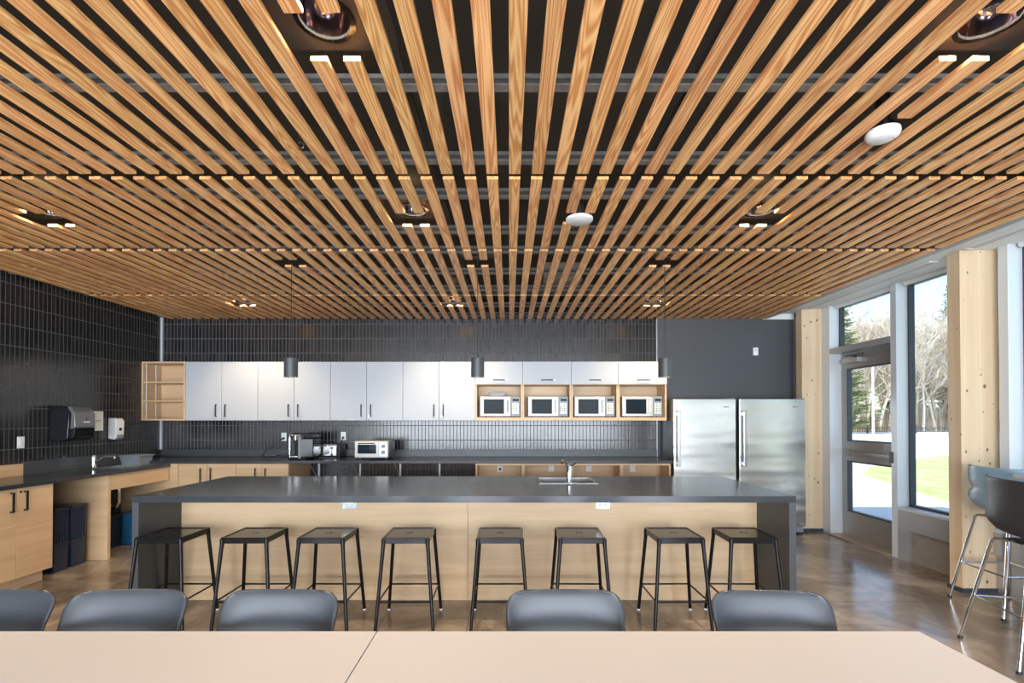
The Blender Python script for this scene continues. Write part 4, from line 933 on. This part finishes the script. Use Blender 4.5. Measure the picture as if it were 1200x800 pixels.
# ------------------------------------------------------------------ bar-height group by the window
def bar_chair(loc, rz, lab, m, notch, nm='bar_chair'):
    t = thing(nm, lab, 'bar chair', loc, rz, None)
    prof = curve([(-0.29, 0.735), (-0.26, 0.762), (-0.16, 0.748), (-0.04, 0.733), (0.06, 0.742), (0.112, 0.79), (0.128, 0.87), (0.132, 0.95), (0.136, 1.04), (0.142, 1.10)])
    def width(tt):
        w = 0.268+0.010*tt
        w += 0.018*math.exp(-((tt-0.62)/0.07)**2) - notch*math.exp(-((tt-0.74)/0.035)**2)
        if tt > 0.90: q = (tt-0.90)/0.10; w *= (1-q**3*0.10)
        if tt < 0.06: w *= 0.90+0.10*math.sqrt(tt/0.06)
        return w
    def curl(tt): q_ = min(1, max(0, (tt-0.25)/0.30)); return 0.02+0.075*q_*q_*(3-2*q_)
    shell(prof, width, curl, 'seat_shell', m, t, th=0.012)
    if notch > 0.02:
        for sx in (-1, 1): obj('arm_nub', MB().ring_sweep([(sx*0.235, 0.05, 0.935), (sx*0.240, -0.02, 0.945), (sx*0.235, -0.10, 0.945)], [0.013, 0.012, 0.008], 8), M['grey_pl'], t, smooth=True)
    obj('seat_bracket', MB().box(-0.13, 0.13, -0.15, 0.06, 0.699, 0.711).box(-0.03, 0.03, -0.12, 0.03, 0.711, 0.728), M['black_matte'], t)
    tops = {}
    for sx in (-1, 1):
        for sy in (-1, 1):
            lg = obj('leg', MB().ring_sweep([(sx*0.06, sy*0.10-0.03, 0.705), (sx*0.125, sy*0.12-0.02, 0.705), (sx*0.142, sy*0.13-0.02, 0.69), (sx*0.235, sy*0.235, 0.014)], 0.0105, 10), M['chrome'], t, smooth=True)
            obj('foot_cap', MB().lathe([(0.014, 0), (0.014, 0.018)], (sx*0.235, sy*0.235, 0), 12), M['black_matte'], lg)
    q = (0.69-0.305)/(0.69-0.014); fx, fy, fo = 0.142+0.093*q, 0.13+0.105*q, -0.02*(1-q)
    for d0, d1 in (((-fx,-fy),(fx,-fy)), ((-fx,fy),(fx,fy)), ((-fx,-fy),(-fx,fy)), ((fx,-fy),(fx,fy))):
        obj('footrest', MB().ring_sweep([(d0[0], d0[1]+fo, 0.305), (d1[0], d1[1]+fo, 0.305)], 0.0075, 8), M['chrome'], t, smooth=True)
bar_chair((3.865, 3.77, 0), R(86), 'blue-grey bar chair with chrome legs between the table and timber pillar', M['shell_blue'], 0.045)
bar_chair((3.225, 3.0, 0), R(79), 'charcoal bar chair with chrome legs, its back towards the island', M['shell_dark'], 0.0)
t = thing('bar_table', 'round pale bar-height table between the two bar chairs', 'table', (3.81, 3.29, 0))
obj('tabletop', MB().lathe([(0.0, 1.05), (0.265, 1.05), (0.275, 1.057), (0.275, 1.073), (0.27, 1.077), (0, 1.077)], n=48), M['white_lam'], t, smooth=True)
obj('pole', MB().lathe([(0.035, 0.015), (0.035, 1.049)], n=20), M['alu'], t, smooth=True)
obj('base', MB().lathe([(0.0, 0.0), (0.24, 0.0), (0.235, 0.012), (0.05, 0.022), (0.0, 0.022)], n=40), M['alu'], t, smooth=True)

# ------------------------------------------------------------------ outside
GZ = -0.06
struct('ground_outside', B(-140, 190, -120, 190, GZ-0.3, GZ), M['pave'])
struct('path_outside', MB().box(4.31, 7.4, -14, 16, GZ, GZ+0.03), M['apron'])
gp = [(9.6, 13.2), (8.1, 9.0), (8.0, 3.0), (8.2, -14), (60, -14), (60, 20.5), (17.6, 19.6), (11.2, 15.0)]
tag(obj('lawn', MB().prism(gp, GZ, GZ+0.045, axis=2), M['grass']), 'sunlit green grass beyond the window', 'grass', kind='stuff')
gp2 = [(-120, 55), (185, 55), (185, 185), (-120, 185)]
tag(obj('forest_floor', MB().prism(gp2, GZ, GZ+0.05, axis=2), M['brush']), 'dry brown ground under the bare trees', 'ground', kind='stuff')
random.seed(11)
def bare_tree(seed, h, n_sides=3):
    rnd = random.Random(seed); mb = MB()
    def br(p, d, L, r, lev):
        n = 4 if lev == 0 else 3; pts = [p]; q = Vector(p); dd = Vector(d)
        for i in range(n):
            dd = (dd + Vector((rnd.uniform(-1,1), rnd.uniform(-1,1), rnd.uniform(-0.3,0.7)))*0.16).normalized(); q = q + dd*L/n; pts.append(q.copy())
        mb.ring_sweep(pts, [r*(1-0.62*i/n) for i in range(n+1)], n_sides, caps=False)
        if lev >= 4: return
        kids = (13, 6, 4, 3)[lev]
        for c in range(kids):
            f = rnd.uniform(0.28 if lev == 0 else 0.2, 1.0); i = min(int(f*n), n-1); pp = pts[i].lerp(pts[i+1], f*n-i)
            ax = Vector((rnd.uniform(-1,1), rnd.uniform(-1,1), rnd.uniform(-0.1,1.0))).normalized()
            nd = (dd*0.55 + ax*0.85).normalized()
            br(pp, nd, L*rnd.uniform(0.34, 0.58), max(r*(1-0.6*f)*0.5, 0.018), lev+1)
    br(Vector((0,0,0)), Vector((0,0,1)), h*0.86, h*0.013, 0)
    return mb
tr_meshes = [bare_tree(s, 11.5).mesh('bare_tree', M['bark'] if s % 2 else M['bark2']) for s in range(6)]
n = 0
rnd = random.Random(5)
for row in range(7):
    Y0 = 57+row*2.7
    for i in range(15):
        ratio = 0.63+i*0.037+rnd.uniform(-0.014, 0.014); Y = Y0+rnd.uniform(-1.5, 1.5)
        o = bpy.data.objects.new('bare_tree', tr_meshes[n % 6]); C.objects.link(o); o.location = (ratio*Y, Y, GZ+0.04); o.rotation_euler = (0, 0, rnd.uniform(0, 6.28))
        s = rnd.uniform(0.82, 1.12); o.scale = (s*1.05, s*1.05, s)
        tag(o, 'leafless pale tree in the wood beyond the glass door', 'tree', 'bare trees at the wood edge'); n += 1
# dry brush under the trees
br = MB(); rnd = random.Random(9)
for i in range(3800):
    Y = rnd.uniform(55.5, 66); x = Y*rnd.uniform(0.54, 1.32); h = rnd.uniform(0.8, 3.2)
    br.ring_sweep([(x, Y, GZ), (x+rnd.uniform(-.7,.7), Y+rnd.uniform(-.4,.4), GZ+h)], [0.03, 0.008], 3, caps=False)
tag(obj('brush', br, M['brush']), 'dense dry brush along the foot of the bare wood', 'undergrowth', kind='stuff')
def conifer(seed, h, r0, bushy=1.0):
    rnd = random.Random(seed); mb = MB()
    z = h*0.06
    while z < h*0.99:
        f = 1-z/h; L0 = r0*(f**0.8)+0.12; nb = int(7+7*f)
        for b_ in range(nb):
            a = rnd.uniform(0, 2*PI); L = L0*rnd.uniform(0.6, 1.15); droop = rnd.uniform(-0.32, 0.05)
            d_ = Vector((math.cos(a), math.sin(a), droop)).normalized(); side = Vector((-math.sin(a), math.cos(a), 0))
            p = Vector((0, 0, z+rnd.uniform(-0.15, 0.15))); ns = max(3, int(L/0.26))
            for s in range(ns):
                q0 = p+d_*L*(s/ns); q0.z += (s/ns)**2*L*0.22
                w = (0.55*(1-s/ns)+0.22)*min(1, L*0.55)*bushy
                for sg in (-1, 1):
                    e = q0+side*sg*w+d_*w*0.75+Vector((0, 0, rnd.uniform(-0.16, 0.02))); th_ = 0.10*w+0.05
                    n0 = len(mb.v)
                    mb.v += [tuple(q0), tuple(q0+d_*0.20), tuple(e), tuple(q0+Vector((0,0,-th_)))]
                    mb.f += [(n0, n0+1, n0+2), (n0, n0+2, n0+3)]
        z += 0.30+0.10*f
    return mb
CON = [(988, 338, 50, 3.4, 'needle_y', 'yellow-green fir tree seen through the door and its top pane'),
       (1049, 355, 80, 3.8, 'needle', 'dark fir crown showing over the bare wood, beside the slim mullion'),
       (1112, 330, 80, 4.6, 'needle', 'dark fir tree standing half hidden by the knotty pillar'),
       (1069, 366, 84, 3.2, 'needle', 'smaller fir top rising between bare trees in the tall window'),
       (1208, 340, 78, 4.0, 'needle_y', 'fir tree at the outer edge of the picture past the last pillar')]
for i, (u, v, Y, r0, m, lab) in enumerate(CON):
    h = (490-v)*Y/566.7+EYE; x = (u-597)*Y/566.7
    t = thing('conifer', lab, 'tree', (x, Y, GZ))
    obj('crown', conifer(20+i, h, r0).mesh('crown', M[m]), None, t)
    obj('trunk', MB().ring_sweep([(0,0,0), (0,0,h*0.5), (0,0,h*0.97)], [0.22, 0.12, 0.02], 8), M['bark'], t)
t = thing('lamp_post', 'slender pale lamp post seen through the door glass', 'lamp post', (31.6, 42, GZ))
obj('pole', MB().ring_sweep([(0,0,0), (0,0,4), (0,0,7.3)], [0.10, 0.085, 0.07], 10), M['pole'], t, smooth=True)
obj('lamp_head', MB().box(-0.75, 0.1, -0.12, 0.12, 7.22, 7.32), M['pole'], t, bevel=0.02)
obj('crossbar', MB().box(-0.45, 0.45, -0.04, 0.04, 3.3, 3.4), M['pole'], t)
# low railing
t = thing('low_railing', 'low dark railing in front of the wood beyond the parking area', 'railing', (45, 50, GZ))
obj('rail', MB().box(-18, 22, -0.03, 0.03, 0.52, 0.60).box(-18, 22, -0.03, 0.03, 0.12, 0.18), M['gasket'], t)
bl = MB()
for i in range(160): bl.box(-18+i*0.25-0.02, -18+i*0.25+0.02, -0.015, 0.015, 0.18, 0.52)
obj('balusters', bl, M['gasket'], t)['kind'] = 'stuff'
for i in range(9): obj('post', B(-18+i*5-0.07, -18+i*5+0.07, -0.07, 0.07, 0, 0.85), M['gasket'], t)

# ------------------------------------------------------------------ light
w = bpy.data.worlds.new('sky'); bpy.context.scene.world = w; w.use_nodes = True
nt = w.node_tree; bg = nt.nodes['Background']
sky = nt.nodes.new('ShaderNodeTexSky'); sky.sky_type = 'NISHITA'; sky.sun_disc = False; sky.sun_elevation = R(46); sky.sun_rotation = R(250)
sky.altitude = 50; sky.air_density = 1.0; sky.dust_density = 1.2; sky.ozone_density = 1.0
nt.links.new(sky.outputs[0], bg.inputs[0]); bg.inputs[1].default_value = 0.18
def light(kind, name, loc, energy, col, rot=None, **kw):
    l = bpy.data.lights.new(name, kind); l.energy = energy; l.color = col
    for a_, v_ in kw.items(): setattr(l, a_, v_)
    o = bpy.data.objects.new(name, l); C.objects.link(o); o.location = loc
    if rot: o.rotation_euler = rot
    return o
sd = Vector((0.80, 0.30, -0.92))
light('SUN', 'sun', (0, 0, 20), 2.6, (1.0, 0.95, 0.87), rot=sd.to_track_quat('-Z', 'Y').to_euler(), angle=R(0.6))
# area lamp added inside the rear glazing to strengthen its daylight, aimed upward
light('AREA', 'rear_daylight_fill', ((XL+XR)/2, YF+0.30, 1.45), 560, (0.84, 0.91, 1.0), rot=(R(112), 0, 0), shape='RECTANGLE', size=8.6, size_y=2.7)
for x in (-3.2, -0.67, 1.74):  # added unseen spots behind the camera, no fixtures, to brighten the room
    for y in (-2.0, -3.3):
        light('SPOT', 'downlight_and_fill', (x, y, 3.0), 90, (1.0, 0.88, 0.70), spot_size=R(140), spot_blend=1.0, shadow_soft_size=0.08)
for x, y, ry in LAMPS:
    light('SPOT', 'downlight_and_fill', (x, y, 3.0), 80, (1.0, 0.78, 0.50), rot=(0, 0, 0), spot_size=R(125), spot_blend=1.0, shadow_soft_size=0.025)
for x in (-1.929, -0.281, 1.374):
    light('SPOT', 'pendant_bulb', (x, k(4.14), 1.93), 6, (1.0, 0.82, 0.6), spot_size=R(90), spot_blend=0.6, shadow_soft_size=0.03)

# ------------------------------------------------------------------ camera
cam = bpy.data.cameras.new('camera'); co = bpy.data.objects.new('camera', cam); C.objects.link(co); bpy.context.scene.camera = co
PITCH = 0.6
co.location = (0, 0, EYE); co.rotation_euler = (R(90+PITCH), 0, 0)
cam.sensor_width = 36; cam.lens = 17.0; cam.shift_x = 0.0025; cam.shift_y = (490-566.7*math.tan(R(PITCH))-400)/1200
cam.clip_start = 0.05; cam.clip_end = 600
sc = bpy.context.scene
sc.view_settings.view_transform = 'Standard'; sc.view_settings.look = 'None'; sc.view_settings.gamma = 1; sc.view_settings.use_curve_mapping = False
sc.view_settings.exposure = 1.18
sc.cycles.use_denoising = True; sc.cycles.max_bounces = 10; sc.cycles.diffuse_bounces = 5; sc.cycles.transparent_max_bounces = 16
sc.cycles.sample_clamp_indirect = 6
